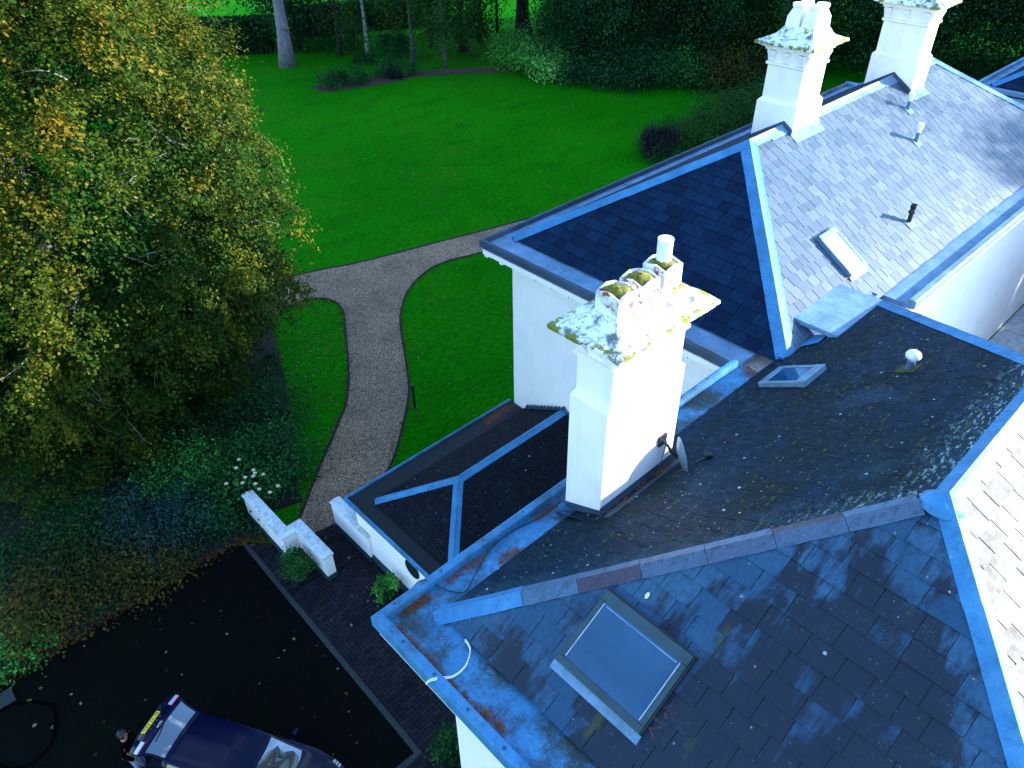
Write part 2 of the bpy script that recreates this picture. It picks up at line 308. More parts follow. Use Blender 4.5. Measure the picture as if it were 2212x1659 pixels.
class MB:                                            # gathers shapes that become ONE mesh (build) or one part each (each)
    def __init__(s): s.v = []; s.f = []; s.cut = []
    def mark(s): s.cut.append((len(s.v), len(s.f)))
    def add(s, v, f):
        s.mark(); n = len(s.v); s.v += [tuple(p) for p in v]; s.f += [tuple(i+n for i in q) for q in f]; return s
    def box(s, x0, x1, y0, y1, z0, z1):
        return s.add([(x0, y0, z0), (x1, y0, z0), (x1, y1, z0), (x0, y1, z0), (x0, y0, z1), (x1, y0, z1), (x1, y1, z1), (x0, y1, z1)],
                     [(0, 3, 2, 1), (4, 5, 6, 7), (0, 1, 5, 4), (1, 2, 6, 5), (2, 3, 7, 6), (3, 0, 4, 7)])
    def obox(s, o, u, v, n, lu, lv, ln):             # oriented box from corner o
        o, u, v, n = map(Vector, (o, u, v, n))
        P = [o+u*a*lu+v*b*lv+n*c*ln for c in (0, 1) for a, b in ((0, 0), (1, 0), (1, 1), (0, 1))]
        return s.add(P, [(0, 3, 2, 1), (4, 5, 6, 7), (0, 1, 5, 4), (1, 2, 6, 5), (2, 3, 7, 6), (3, 0, 4, 7)])
    def prism(s, poly, z0, z1):
        n = len(poly); v = [(x, y, z0) for x, y in poly]+[(x, y, z1) for x, y in poly]
        return s.add(v, [tuple(range(n-1, -1, -1)), tuple(range(n, 2*n))]+[(i, (i+1) % n, n+(i+1) % n, n+i) for i in range(n)])
    def loft(s, rings, cap=True, closed=True):
        s.mark(); n = len(rings[0]); b = len(s.v); s.v += [tuple(p) for r in rings for p in r]
        for k in range(len(rings)-1):
            for i in range(n if closed else n-1):
                j = (i+1) % n; s.f.append((b+k*n+i, b+k*n+j, b+(k+1)*n+j, b+(k+1)*n+i))
        if cap: s.f.append(tuple(b+i for i in range(n-1, -1, -1))); s.f.append(tuple(b+(len(rings)-1)*n+i for i in range(n)))
        return s
    def tube(s, pts, rad, n=8, cap=True):
        pts = [Vector(p) for p in pts]; rad = rad if hasattr(rad, '__len__') else [rad]*len(pts); rings = []; up = Vector((.31, .22, .93))
        for i, p in enumerate(pts):
            d = (pts[min(i+1, len(pts)-1)]-pts[max(i-1, 0)]).normalized()
            if abs(d.dot(up)) > .97: a = d.cross(Vector((1, 0, 0))).normalized()
            else: a = d.cross(up).normalized()
            b = d.cross(a); rings.append([p+(a*math.cos(t)+b*math.sin(t))*rad[i] for t in (2*math.pi*k/n for k in range(n))])
        return s.loft(rings, cap)
    def lathe(s, c, prof, n=20, axis=None):
        c = Vector(c); ax = Vector(axis or (0, 0, 1)).normalized(); a = ax.orthogonal().normalized(); b = ax.cross(a)
        return s.loft([[c+ax*z+(a*math.cos(t)+b*math.sin(t))*r for t in (2*math.pi*k/n for k in range(n))] for r, z in prof])
    def sweep(s, prof, path, cap=True):              # prof (outward offset to the left of travel, z), path in plan + z
        P = [Vector(p[:2]) for p in path]; zs = [p[2] for p in path]; rings = []
        for i, p in enumerate(P):
            d0 = (P[i]-P[i-1]).normalized() if i else None; d1 = (P[i+1]-P[i]).normalized() if i < len(P)-1 else None
            n0 = Vector((-d0.y, d0.x)) if d0 else None; n1 = Vector((-d1.y, d1.x)) if d1 else None
            if n0 and n1: nn = (n0+n1).normalized(); nn /= max(.3, nn.dot(n0))
            else: nn = n0 or n1
            rings.append([(p.x+nn.x*o, p.y+nn.y*o, zs[i]+z) for o, z in prof])
        return s.loft(rings, cap)
    def each(s, name, mat, parent=None, smooth=False, auto=None):
        c = s.cut+[(len(s.v), len(s.f))]
        return [obj(name, s.v[a[0]:b[0]], [tuple(i-a[0] for i in f) for f in s.f[a[1]:b[1]]], mat, parent, smooth, auto) for a, b in zip(c[:-1], c[1:])]
    def build(s, name, mat, parent=None, smooth=False, auto=None): return obj(name, s.v, s.f, mat, parent, smooth, auto)
def spline(pts, n=8):
    P = [np.array(p, float) for p in pts]; P = [2*P[0]-P[1]]+P+[2*P[-1]-P[-2]]; out = []
    for i in range(1, len(P)-2):
        for k in range(n):
            t = k/n; a, b, c, d = P[i-1:i+3]
            out.append(.5*((2*b)+(c-a)*t+(2*a-5*b+4*c-d)*t*t+(3*b-a-3*c+d)*t**3))
    out.append(P[-2]); return out
def sheet(name, poly, z, mat, parent=None):
    from mathutils.geometry import tessellate_polygon
    V = [Vector((p[0], p[1], z)) for p in poly]; out = []
    for t in tessellate_polygon([V]):
        a, b, c = (V[i] for i in t); out.append(t if (b-a).cross(c-a).z > 0 else t[::-1])
    return obj(name, V, out, mat, parent)

# leaf meshes -----------------------------------------------------------------
def leaves(name, P, size, tint, mat, parent=None, up=.35, aspect=.62, outc=None, seed=1, elong=None):
    g = np.random.default_rng(seed); P = np.asarray(P, float); n = len(P)
    nm = g.normal(size=(n, 3)); nm /= np.linalg.norm(nm, axis=1)[:, None]; nm[:, 2] = np.abs(nm[:, 2])+up
    if outc is not None:
        o = P-np.asarray(outc); o /= np.linalg.norm(o, axis=1)[:, None]+1e-6; nm += o*.7
    nm /= np.linalg.norm(nm, axis=1)[:, None]
    a = g.normal(size=(n, 3)); a[:, 2] -= .8
    a -= (a*nm).sum(1)[:, None]*nm; a /= np.linalg.norm(a, axis=1)[:, None]+1e-6; b = np.cross(nm, a)
    sz = (np.asarray(size)*np.exp(g.normal(size=n)*.25))[:, None] if np.ndim(size) == 0 else np.asarray(size)[:, None]
    w = sz*aspect*.5
    V = np.empty((n, 4, 3)); V[:, 0] = P-a*sz*.5; V[:, 1] = P+b*w+nm*w*.25; V[:, 2] = P+a*sz*.5; V[:, 3] = P-b*w+nm*w*.25
    V = V.reshape(-1, 3)
    if parent is not None: V = V-np.array(wloc(parent).translation)
    me = bpy.data.meshes.new(name); me.vertices.add(4*n); me.vertices.foreach_set('co', V.ravel()); me.loops.add(4*n); me.polygons.add(n)
    me.loops.foreach_set('vertex_index', np.arange(4*n, dtype=np.int32)); me.polygons.foreach_set('loop_start', np.arange(0, 4*n, 4, dtype=np.int32))
    at = me.attributes.new('tint', 'FLOAT', 'FACE'); at.data.foreach_set('value', np.clip(tint, 0, 1).astype(np.float32))
    me.update(calc_edges=True); me.validate(); me.materials.append(mat)
    o = bpy.data.objects.new(name, me); C.objects.link(o)
    if parent is not None: o.parent = parent
    return o
def crown(c, rad, ncl, per, cr, g, shell=.55, low=-.35, lump=.18, droop=.25, tbias=0., stretch=(1, 1, 1)):
    c = np.array(c, float); rad = np.array(rad, float); P = []; Tn = []
    ph = g.uniform(0, 6.28, 6)
    for k in range(ncl):
        while True:
            d = g.normal(size=3); d /= np.linalg.norm(d)
            if d[2] > low: break
        az = math.atan2(d[1], d[0]); lum = 1+lump*(math.sin(3*az+ph[0])*math.cos(3*d[2]+ph[1])+.6*math.sin(5*az+ph[2]+4*d[2]))
        rr = (shell+(1-shell)*g.random()**.5)*lum
        q = c+d*rad*rr
        x = g.normal(size=(per, 3))*cr*np.array(stretch)*(.6+.8*g.random())
        ou = np.array([d[0], d[1], 0.]); h = np.abs(g.normal(size=per))*cr
        x += ou*h[:, None]*.7; x[:, 2] -= droop*(h*1.4+np.linalg.norm(x[:, :2], axis=1)*.5)
        P.append(q+x); Tn.append(np.clip(.33+tbias+g.normal()*.19+.35*(rr-.8)+g.normal(size=per)*.12+.07*h/cr, 0, 1))
    return np.concatenate(P), np.concatenate(Tn)
def branch(mb, p0, d, L, r0, g, n=6, sag=.12, wig=.18):
    pts = [Vector(p0)]; dd = Vector(d).normalized()
    for i in range(n):
        dd = (dd+Vector(g.normal(size=3))*wig+Vector((0, 0, -sag))).normalized(); pts.append(pts[-1]+dd*(L/n))
    mb.tube(pts, [r0*(1-.8*i/n) for i in range(n+1)], 6); return pts

# ================================================================ the grounds
def GP(px, z=0.): return [G(u, v, z) for u, v in px]
gs = sheet('ground', [(-400, -400), (600, -400), (600, 600), (-400, 600)], 0, MT['lawn']); meta(gs, kind='structure')
# gravel path: right edge, then left edge (surveyed points)
RE = spline([G(*p) for p in [(700, 1166), (760, 1105), (800, 1060), (843, 1008), (868, 930), (884, 850), (879, 790), (868, 720), (866, 680), (880, 632), (915, 592), (960, 567), (1040, 546)]]+[(26.5, 24.0), (34, 21)], 8)
TE = spline([(36, 24.0)]+[G(*p) for p in [(1085, 487), (1040, 499), (950, 522), (850, 548), (760, 570), (690, 583)]]+[(12.0, 30.3), (6, 31.6)], 8)
LE = spline([(5, 28.6), (10.5, 27.4)]+[G(*p) for p in [(640, 655), (690, 645), (722, 652), (740, 672), (746, 720), (752, 790), (749, 860), (728, 920), (690, 1008), (660, 1085), (635, 1150)]]+[(5.3, 15.6)], 8)
path = [tuple(p[:2]) for p in RE]+[tuple(p[:2]) for p in TE]+[tuple(p[:2]) for p in LE]
pth = sheet('gravel_path', path, .004, MT['gravel']); meta(pth, kind='structure')
eb = MB()
for e, sgn in ((RE, -1), (TE, -1), (LE, -1)):
    eb.sweep([(-.03, .003), (-.03, .03), (.03, .04), (.055, .003)], [(p[0], p[1], 0) for p in e])
ed = eb.build('lawn_edge', MT['soil']); meta(ed, kind='structure')
# asphalt drive, brick paving, kerb
K0, K1, K2 = G(530, 1176), G(904, 1627), G(851, 1659)
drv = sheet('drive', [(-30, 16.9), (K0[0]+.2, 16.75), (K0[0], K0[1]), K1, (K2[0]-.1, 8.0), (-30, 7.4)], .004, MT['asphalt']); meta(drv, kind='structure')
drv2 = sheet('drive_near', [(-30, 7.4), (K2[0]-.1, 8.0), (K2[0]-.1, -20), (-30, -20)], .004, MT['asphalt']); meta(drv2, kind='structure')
pav = sheet('paving', [(K0[0], 16.6), (5.3, 15.6), (6.9, 15.3), (7.2, 6.2), (7.2, -20), (-3, -20), (-3, 8.08), (K1[0], 8.05)], .008, MT['paving']); meta(pav, kind='structure')
kb = MB().sweep([(-.07, 0), (-.07, .025), (-.05, .035), (.05, .035), (.07, .025), (.07, 0)], [(K0[0], K0[1]+.2, 0), (K1[0], K1[1], 0), (-6, 8.1, 0)])
kbo = kb.build('kerb', MT['kerb']); meta(kbo, kind='structure')
BED = [(-30, 16.9), (-12, 16.7), (-2.3, 16.6), (1.4, 16.75), (K0[0], 16.72), (5.4, 15.6), (5.35, 17.2)]+[G(655, 1085), G(636, 1010), G(638, 930), G(622, 850), G(604, 760), G(585, 690)]+[(5, 28.6), (-6, 34), (-30, 36)]
bed = sheet('planting_bed', BED, .012, MT['soil']); meta(bed, kind='structure')
MB_px = [(669, 190), (699, 200), (766, 191), (840, 180), (906, 166), (990, 160), (1075, 157), (1110, 152), (1106, 146), (1050, 146), (962, 150), (878, 156), (795, 165), (766, 173), (710, 181)]
mu = sheet('mulch_bed', GP(MB_px), .02, MT['mulch']); meta(mu, kind='structure')
# stone slab at the bed's edge, far left
sb = root('stone_slab', (-2.35, 16.2, 0), 'grey stone slab at the left end of the leaf-strewn bed edge', 'slab')
obj('slab', *(lambda b: (b.v, b.f))(MB().box(-2.95, -2.12, 15.85, 16.3, .0, .05)), MT['kerb'], sb)

# ================================================================ the house
H = root('country_house', (9, 3, 0), 'large white house with slate hipped roofs, lead gutters and tall white chimneys', 'house')
T29, T32 = math.tan(R(29.18)), math.tan(R(32.09)); ZE = 7.65
def uvn(poly):
    a, b, c = (Vector(p) for p in poly[:3]); u = (b-a).normalized(); n = u.cross(c-a).normalized()
    if n.z < 0: n = -n
    return u, n.cross(u), n
def roof(name, poly, mat, parent, w, ex, seed=1, th=.009, jit=.25, rag=.006, gap=.010):
    """slates laid course by course over the face poly (eave a, eave b, then the upper corners), cut along its edges"""
    g = random.Random(seed); u, v, n = uvn(poly); a = Vector(poly[0])
    if v.z < 0: v = -v
    cs = [Vector(p)-a for p in poly]; us = [c.dot(u) for c in cs]; vs = [c.dot(v) for c in cs]
    mb = MB(); k = 0; y = -.04
    while y < max(vs):
        x = min(us)-g.random()*w-.1
        while x < max(us)+.1:
            ww = w*(1+jit*(g.random()*2-1)); e = g.random()
            y0 = y+(g.random()-.5)*rag*2; l = min(ex*1.55, 9)
            h0 = .030+e*.007; h1 = .010+e*.002
            P = []
            for (xx, yy, hh) in ((x, y0, h0), (x+ww-gap, y0+(g.random()-.5)*rag, h0), (x+ww-gap, y0+l, h1), (x, y0+l, h1)):
                P.append(a+u*xx+v*yy+n*hh)
            Q = [p-n*th for p in P]
            mb.add(P+Q, [(0, 1, 2, 3), (0, 4, 5, 1), (1, 5, 6, 2), (3, 7, 4, 0)]); x += ww
        y += ex; k += 1
    bm = bmesh.new(); vv = [bm.verts.new(p) for p in mb.v]
    for f in mb.f: bm.faces.new([vv[i] for i in f])
    ctr = sum((Vector(p) for p in poly), Vector())/len(poly)
    for i in range(1, len(poly)):
        p, q = Vector(poly[i]), Vector(poly[(i+1) % len(poly)])
        d = q-p; no = Vector((d.y, -d.x, 0)).normalized()
        if (ctr-p).dot(no) > 0: no = -no
        bmesh.ops.bisect_plane(bm, geom=bm.verts[:]+bm.edges[:]+bm.faces[:], plane_co=p, plane_no=no, clear_outer=True)
    bm.normal_update()
    fs = bm.faces.new([bm.verts.new(Vector(p)-n*.012) for p in poly]); fs.material_index = 1
    bm.normal_update()
    for f in bm.faces:
        if f.normal.dot(n) < -.5: f.normal_flip()
    inv = wloc(parent).inverted(); bmesh.ops.transform(bm, matrix=inv, verts=bm.verts[:])
    me = bpy.data.meshes.new(name); bm.to_mesh(me); bm.free(); o = link(name, me, mat, parent); me.materials.append(MT['black']); return o
def hip(name, p0, p1, nA, nB, mat, parent, Wd=.17, r=.035, seg=1.5, seed=0, gap=0.0, flat=False, lift=.03):
    """lead (or stone) cover over a hip or ridge: two wings lying on the slopes and a roll between them"""
    g = random.Random(seed); p0, p1 = Vector(p0), Vector(p1); d = (p1-p0); L = d.length; d.normalize(); mb = MB(); nm = max(1, round(L/seg)); up = (nA+nB).normalized()
    wA = (nA.cross(d)).normalized(); wA = -wA if wA.z > 0 and abs(wA.z) > 1e-4 else wA
    wB = (nB.cross(d)).normalized(); wB = -wB if wB.z > 0 and abs(wB.z) > 1e-4 else wB
    if wA.dot(wB) > .98: wB = -wB
    for k in range(nm):
        a, b = k/nm*L+gap, (k+1)/nm*L-gap+(.03 if not gap else 0); rings = []
        for j in range(5):
            s = a+(b-a)*j/4; c = p0+d*s+up*(g.random()-.5)*.006+up*(.004*(k % 2)+.006*(j == 4))
            wa, wb = Wd*(1+.05*(g.random()-.5)), Wd*(1+.05*(g.random()-.5))
            top = [c+wA*wa+nA*lift, c+wA*wa+nA*(lift+.012), c+wA*(r*1.3)+nA*(lift+.014)]
            for q in range(1, 6):
                t = math.pi*q/6; side = (wA*math.cos(t)*r if math.cos(t) > 0 else wB*-math.cos(t)*r)
                top.append(c+side+up*(lift+.01+math.sin(t)*r*1.25))
            top += [c+wB*(r*1.3)+nB*(lift+.014), c+wB*wb+nB*(lift+.012), c+wB*wb+nB*lift, c]
            rings.append(top)
        mb.loft(rings)
    return mb.build(name, mat, parent, auto=50)
# main block: hip starts, apexes
a00, a01, aL = (3.975, 5.887, ZE), (3.975, -3.487, ZE), (8.662, 1.2, 10.267)
a10, a11, aR = (17.3, 5.887, ZE), (17.3, -3.487, ZE), (12.613, 1.2, 10.267)
F1 = roof('front_slate_slope', [a00, a01, aL], MT['slateF1'], H, .50, .33, 3, .014, .35, .012)
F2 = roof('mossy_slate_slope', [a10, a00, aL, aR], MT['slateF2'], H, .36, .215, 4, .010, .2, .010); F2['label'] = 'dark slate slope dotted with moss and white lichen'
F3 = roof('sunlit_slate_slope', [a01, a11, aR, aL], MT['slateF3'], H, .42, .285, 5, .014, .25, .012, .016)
F4 = roof('rear_slate_slope', [a11, a10, aR], MT['slateF1'], H, .42, .285, 6)
nF1, nF2, nF3, nF4 = (uvn(q)[2] for q in ([a00, a01, aL], [a10, a00, aL], [a01, a11, aR], [a11, a10, aR]))
V_ = lambda p, s=1.: Vector(p)*s
def lerp(a, b, t): return Vector(a)*(1-t)+Vector(b)*t
hip('stone_hip_tiles', lerp(a00, aL, .17), lerp(a00, aL, .955), nF1, nF2, MT['ridgetile'], H, .17, .035, .93, 2, .004)
hip('lead_hip', Vector(a00)+Vector((-.10, .10, -.06)), lerp(a00, aL, .175), nF1, nF2, MT['leadclean'], H, .17, .045, 1.5, 3, 0, lift=.035)
hip('lead_hip', a01, lerp(a01, aL, 1.), nF1, nF3, MT['leadclean'], H, .17, .045, 1.5, 4)
hip('lead_hip', a10, aR, nF2, nF4, MT['leadclean'], H, .19, .02, 1.5, 5)
hip('lead_hip', a11, aR, nF3, nF4, MT['leadclean'], H, .17, .04, 1.5, 6)
hip('lead_ridge', lerp(aL, aR, -.0), aR, nF2, nF3, MT['leadclean'], H, .17, .05, 1.5, 7)
sad = MB().lathe(Vector(aL)+Vector((-.07, 0, -.085)), [(.27, 0), (.27, .012), (.20, .075), (.10, .122), (.04, .136), (.0, .138)], 20); sad.build('lead_saddle', MT['leadclean'], H, auto=50)
# main block gutters, outer edge 3.106 / 6.566 / rear 18.1 / -4.2
X0, Y1, X1, Y0 = 3.106, 6.566, 18.1, -4.25
KERB = [(0, -.24), (.0, -.03), (.02, .0), (.05, .015), (.13, .015), (.16, 0.), (.17, -.03), (.17, -.24)]
def ring(o, z): return [(X0+o, Y0+o, z), (X0+o, Y1-o, z), (12.5, Y1-o, z)]
gk = MB()
gk.sweep([(-o, z) for o, z in KERB], [(x, y, 7.75) for x, y in ((X1, Y0), (X0, Y0), (X0, Y1), (12.6, Y1))][::-1][::-1])
# travel order above keeps the house on the right hand: offsets inward are negative
gk.build('lead_gutter_edge', MT['lead'], H, auto=40)
gb = MB()
gb.prism([(X0+.17, -4.1), (4.05, -4.1), (4.05, 5.95), (12.75, 5.95), (12.75, 6.40), (X0+.17, 6.40)], 7.50, 7.60)
gb.build('gutter_bed', MT['leadbed'], H)
# gutter joints and rolls
jn = MB()
for y in (4.2, 2.1, .0): jn.sweep([(-.012, 0), (-.012, .012), (.012, .012), (.012, 0)], [(X0+.19, y, 7.6), (3.95, y-.02, 7.6)])
for x in (5.4, 7.3+2, 11): jn.sweep([(-.012, 0), (-.012, .012), (.012, .012), (.012, 0)], [(x, 6.38, 7.6), (x+.03, 6.0, 7.6)])
jn.each('gutter_joint', MT['lead'], H)
cl = MB()
for y in np.arange(-3.5, 6.4, .72): cl.lathe((X0+.085, y, 7.764), [(.028, 0), (.028, .006), (.012, .008), (0, .008)], 10)
for x in np.arange(3.5, 12.3, .9): cl.lathe((x, Y1-.085, 7.764), [(.024, 0), (.024, .006), (.012, .008), (0, .008)], 10)
cl.each('gutter_fixing', MT['leaddark'], H)
fa = MB(); fa.prism([(X0+.06, -4.1), (7.2, -4.1), (7.2, 6.50), (X0+.06, 6.50)], 7.30, 7.497); fa.prism([(7.203, 6.0), (12.86, 6.0), (12.86, 6.50), (7.203, 6.50)], 7.32, 7.497)
fa.each('soffit', MT['trim'], H)
wl = MB(); wl.prism([(3.45, -3.9), (17.8, -3.9), (17.8, 6.2), (6.78, 6.2), (6.78, 5.11), (3.45, 5.11)], 0, 7.299)
wl.build('wall', MT['wall'], H)
pn = MB(); pn.prism([(3.2, 5.2), (3.2, 4.7), (3.447, 4.7), (3.447, 5.2)], 0, .5); pn.build('wall_plinth', MT['stucco'], H)

# far block B
b0, b1, bL = (13.338, 14.241, ZE), (13.338, 5.62, ZE), (17.648, 9.931, 10.353)
b2, b3, bR = (32.96, 14.241, ZE), (32.96, 5.62, ZE), (28.65, 9.931, 10.353)
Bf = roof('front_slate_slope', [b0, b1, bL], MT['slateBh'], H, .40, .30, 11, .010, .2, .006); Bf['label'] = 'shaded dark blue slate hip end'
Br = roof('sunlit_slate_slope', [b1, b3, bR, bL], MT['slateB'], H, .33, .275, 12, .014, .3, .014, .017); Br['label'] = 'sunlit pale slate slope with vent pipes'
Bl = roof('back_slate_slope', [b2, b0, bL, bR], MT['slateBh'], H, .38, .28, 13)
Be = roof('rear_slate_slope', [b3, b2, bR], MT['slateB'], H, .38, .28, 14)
nBf, nBr, nBl, nBe = (uvn(q)[2] for q in ([b0, b1, bL], [b1, b3, bR], [b2, b0, bL], [b3, b2, bR]))
hip('lead_hip', b0, bL, nBf, nBl, MT['leadclean'], H, .21, .03, 1.5, 21)
hip('lead_hip', lerp(b1, bL, .03), bL, nBf, nBr, MT['leadclean'], H, .23, .04, 1.5, 22)
hip('lead_ridge', bL, bR, nBr, nBl, MT['leadpale'], H, .2, .04, 1.5, 23)
hip('lead_hip', b3, bR, nBr, nBe, MT['leadclean'], H, .18, .03, 1.5, 24)
hip('lead_hip', b2, bR, nBl, nBe, MT['leadclean'], H, .18, .03, 1.5, 25)
nl = MB()
for t in np.arange(.05, 1, .085):
    for (p, q, n1) in ((b1, bL, nBr), (b1, bL, nBf)):
        w = n1.cross(Vector(q)-Vector(p)).normalized(); w = -w if w.z > 0 else w
        nl.lathe(lerp(p, q, t)+w*.17+n1*.043, [(.014, 0), (.014, .006), (0, .008)], 6, n1)
nl.each('hip_nail', MT['leaddark'], H)
BX, BY, BXR, BYL = 12.44, 14.70, 33.5, 4.80
bk = MB(); bk.sweep([(0, -.22), (0, -.05), (.02, -.01), (.06, .01), (.10, 0), (.115, -.04), (.115, -.22)][::-1] if False else [(-o, z) for o, z in [(0, -.22), (0, -.05), (.02, -.01), (.06, .01), (.10, 0), (.115, -.04), (.115, -.22)]], [(BX, Y1+.01, 7.75), (BX, BY, 7.75), (BXR, BY, 7.75)][::1])
bk.build('lead_gutter_edge', MT['leaddark'], H, auto=40)
bk2 = MB(); bk2.sweep([(-o, z) for o, z in [(0, -.22), (0, -.02), (.03, .01), (.17, .01), (.20, -.02), (.20, -.22)]], [(BXR, BY+.003, 7.74), (BXR, BYL, 7.74), (17.75, BYL, 7.74)])
bk2.build('lead_gutter_edge', MT['leadpale'], H, auto=40)
bb = MB(); bb.prism([(BX+.115, 6.41), (13.42, 6.41), (13.42, 14.2), (32.9, 14.2), (32.9, 14.585), (BX+.115, 14.585)], 7.48, 7.605); bb.prism([(17.75, 5.0), (33.3, 5.0), (33.3, 14.58), (32.903, 14.58), (32.903, 5.72), (17.75, 5.72)], 7.48, 7.604)
bb.each('gutter_bed', MT['leadpale'], H)
bj = MB()
for x, k in ((14.2, 0), (16.2, 0), (18.6, 1), (20.8, 0), (23, 0), (26, 1), (29, 0)): bj.sweep([(-.03, 0), (-.03, .03), (.03, .03), (.03, 0)], [(x-.1, 14.22, 7.6), (x-.02, 14.58, 7.6)])
for y in (8.0, 10.0, 12.0): bj.sweep([(-.02, 0), (-.02, .02), (.02, .02), (.02, 0)], [(BX+.13, y, 7.6), (13.35, y-.05, 7.6)])
bj.each('gutter_joint', MT['leadpale'], H)
bw = MB(); bw.prism([(12.9, 5.4), (32.8, 5.4), (32.8, 13.85), (12.9, 13.85)], 0, 7.29); bw.build('wall', MT['wall'], H)
bs = MB(); bs.prism([(BX+.03, 6.6), (33.2, 6.6), (33.2, 14.60), (BX+.03, 14.60)], 7.33, 7.476); bs.prism([(17.8, 4.88), (33.3, 4.88), (33.3, 6.597), (17.8, 6.597)], 7.33, 7.475)
bs.each('soffit', MT['trim'], H)
bs = MB()
for y in np.arange(7.0, 14.6, .62): bs.box(BX+.05, BX+.22, y, y+.12, 7.25, 7.327)
bs.each('eaves_bracket', MT['trim'], H)
MB().box(32.803, 41, 5.4, 5.75, 0, 7.29).build('link_wall', MT['wall'], H)
# sunk yard wall behind the main block: corner pier and downpipe
pr = MB(); pr.box(18.6, 19.15, 5.22, 5.397, 0, 7.28); pr.build('corner_pier', MT['stucco'], H)
dp = MB(); dp.tube([(18.25, 5.1, 7.25), (18.25, 5.22, 6.9), (18.25, 5.28, .1)], .05, 10); dp.box(18.1, 18.4, 5.05, 5.35, 6.75, 7.05); dp.build('downpipe', MT['whiteplastic'], H)

# chimneys ------------------------------------------------------------------
def rect(x0, x1, y0, y1, z): return [(x0, y0, z), (x1, y0, z), (x1, y1, z), (x0, y1, z)]
def capmesh(x0, x1, y0, y1, zc, ov, plat, rise, name, par, prof=((.25, .10), (.5, .24), (.72, .46), (.88, .72), (1., 1.))):
    """flaring cap: thin slab edge, concave slopes up to a narrow platform"""
    mb = MB(); rings = [rect(x0-ov+.15, x1+ov-.15, y0-ov+.15, y1+ov-.15, zc-.07), rect(x0-ov+.07, x1+ov-.07, y0-ov+.07, y1+ov-.07, zc-.045), rect(x0-ov, x1+ov, y0-ov, y1+ov, zc-.03), rect(x0-ov, x1+ov, y0-ov, y1+ov, zc+.035)]
    px0, px1, py0, py1 = plat
    for t, h in prof:
        rings.append(rect(*[p+(q-p)*t for p, q in ((x0-ov, px0), (x1+ov, px1), (y0-ov, py0), (y1+ov, py1))], zc+.035+rise*h))
    # densify the rings so the edge can be broken and mossy
    dens = []
    for r in rings:
        rr = []
        for i in range(4):
            a, b = Vector(r[i]), Vector(r[(i+1) % 4])
            for k in range(10): rr.append(a.lerp(b, k/10))
        dens.append(rr)
    g = random.Random(int(x0*100))
    for k, r in enumerate(dens):
        for p in r:
            if k > 0: p += Vector((g.uniform(-1, 1), g.uniform(-1, 1), g.uniform(-1, 1)))*.012
    mb.loft(dens); o = mb.build(name, MT['cap'], par, auto=35)
    at = o.data.attributes.new('edge', 'FLOAT', 'POINT'); n = len(dens[0])
    at.data.foreach_set('value', [1. if 2 <= i//n <= 3 else (.62 if i//n == 4 else (.80 if i//n >= len(dens)-2 else .25)) for i in range(len(o.data.vertices))]); return o
def chimney(x0, x1, y0, y1, zb, zblk, ins, zcor, zc, ov, plat, rise, nb, label, **kw):
    mb = MB(); ix, iy = ins
    mb.loft([rect(x0, x1, y0, y1, zb), rect(x0, x1, y0, y1, zblk-.05), rect(x0+ix, x1-ix, y0+iy, y1-iy, zblk+.04), rect(x0+ix, x1-ix, y0+iy, y1-iy, zcor),
             rect(x0+ix-.05, x1-ix+.05, y0+iy-.05, y1-iy+.05, zcor+.03), rect(x0+ix-.05, x1-ix+.05, y0+iy-.05, y1-iy+.05, zcor+.09), rect(x0+ix, x1-ix, y0+iy, y1-iy, zcor+.10), rect(x0+ix, x1-ix, y0+iy, y1-iy, zc-.20), rect(x0+ix-.10, x1-ix+.10, y0+iy-.10, y1-iy+.10, zc-.18), rect(x0+ix-.11, x1-ix+.11, y0+iy-.11, y1-iy+.11, zc-.12), rect(x0+ix-.19, x1-ix+.19, y0+iy-.19, y1-iy+.19, zc-.10), rect(x0+ix-.19, x1-ix+.19, y0+iy-.19, y1-iy+.19, zc-.071)])
    o = mb.build('chimney', MT['stucco'], H); o['label'] = label
    cb = MB(); X0_, X1_, Y0_, Y1_ = x0+ix, x1-ix, y0+iy, y1-iy
    nx, ny = nb
    def brk(px, py, dx, dy):
        hw = .085
        if dx: cb.loft([[(px, py-hw, z), (px+dx*e, py-hw, z), (px+dx*e, py+hw, z), (px, py+hw, z)] for z, e in ((zcor+.11, .035), (zcor+.2, .05), (zc-.26, .10), (zc-.205, .10))])
        else: cb.loft([[(px-hw, py, z), (px-hw, py+dy*e, z), (px+hw, py+dy*e, z), (px+hw, py, z)] for z, e in ((zcor+.11, .035), (zcor+.2, .05), (zc-.26, .10), (zc-.205, .10))])
    for k in range(ny):
        y = Y0_+.1+(Y1_-Y0_-.2)*k/max(1, ny-1); brk(X0_, y, -1, 0); brk(X1_, y, 1, 0)
    for k in range(nx):
        x = X0_+.1+(X1_-X0_-.2)*k/max(1, nx-1); brk(x, Y0_, 0, -1); brk(x, Y1_, 0, 1)
    cb.each('cornice_bracket', MT['stucco'], o)
    capmesh(x0+ix, x1-ix, y0+iy, y1-iy, zc, ov, plat, rise, 'chimney_cap', o, **kw)
    return o
ch = chimney(6.96, 8.88, 5.42, 6.19, 7.5, 10.13, (.10, .03), 10.80, 11.30, .33, (7.20, 8.70, 5.58, 6.02), .25, (4, 2), 'main chimney in the foreground with mossy cap and square pots', prof=((.3, .16), (.6, .34), (.78, .5), (.92, .85), (1., 1.)))
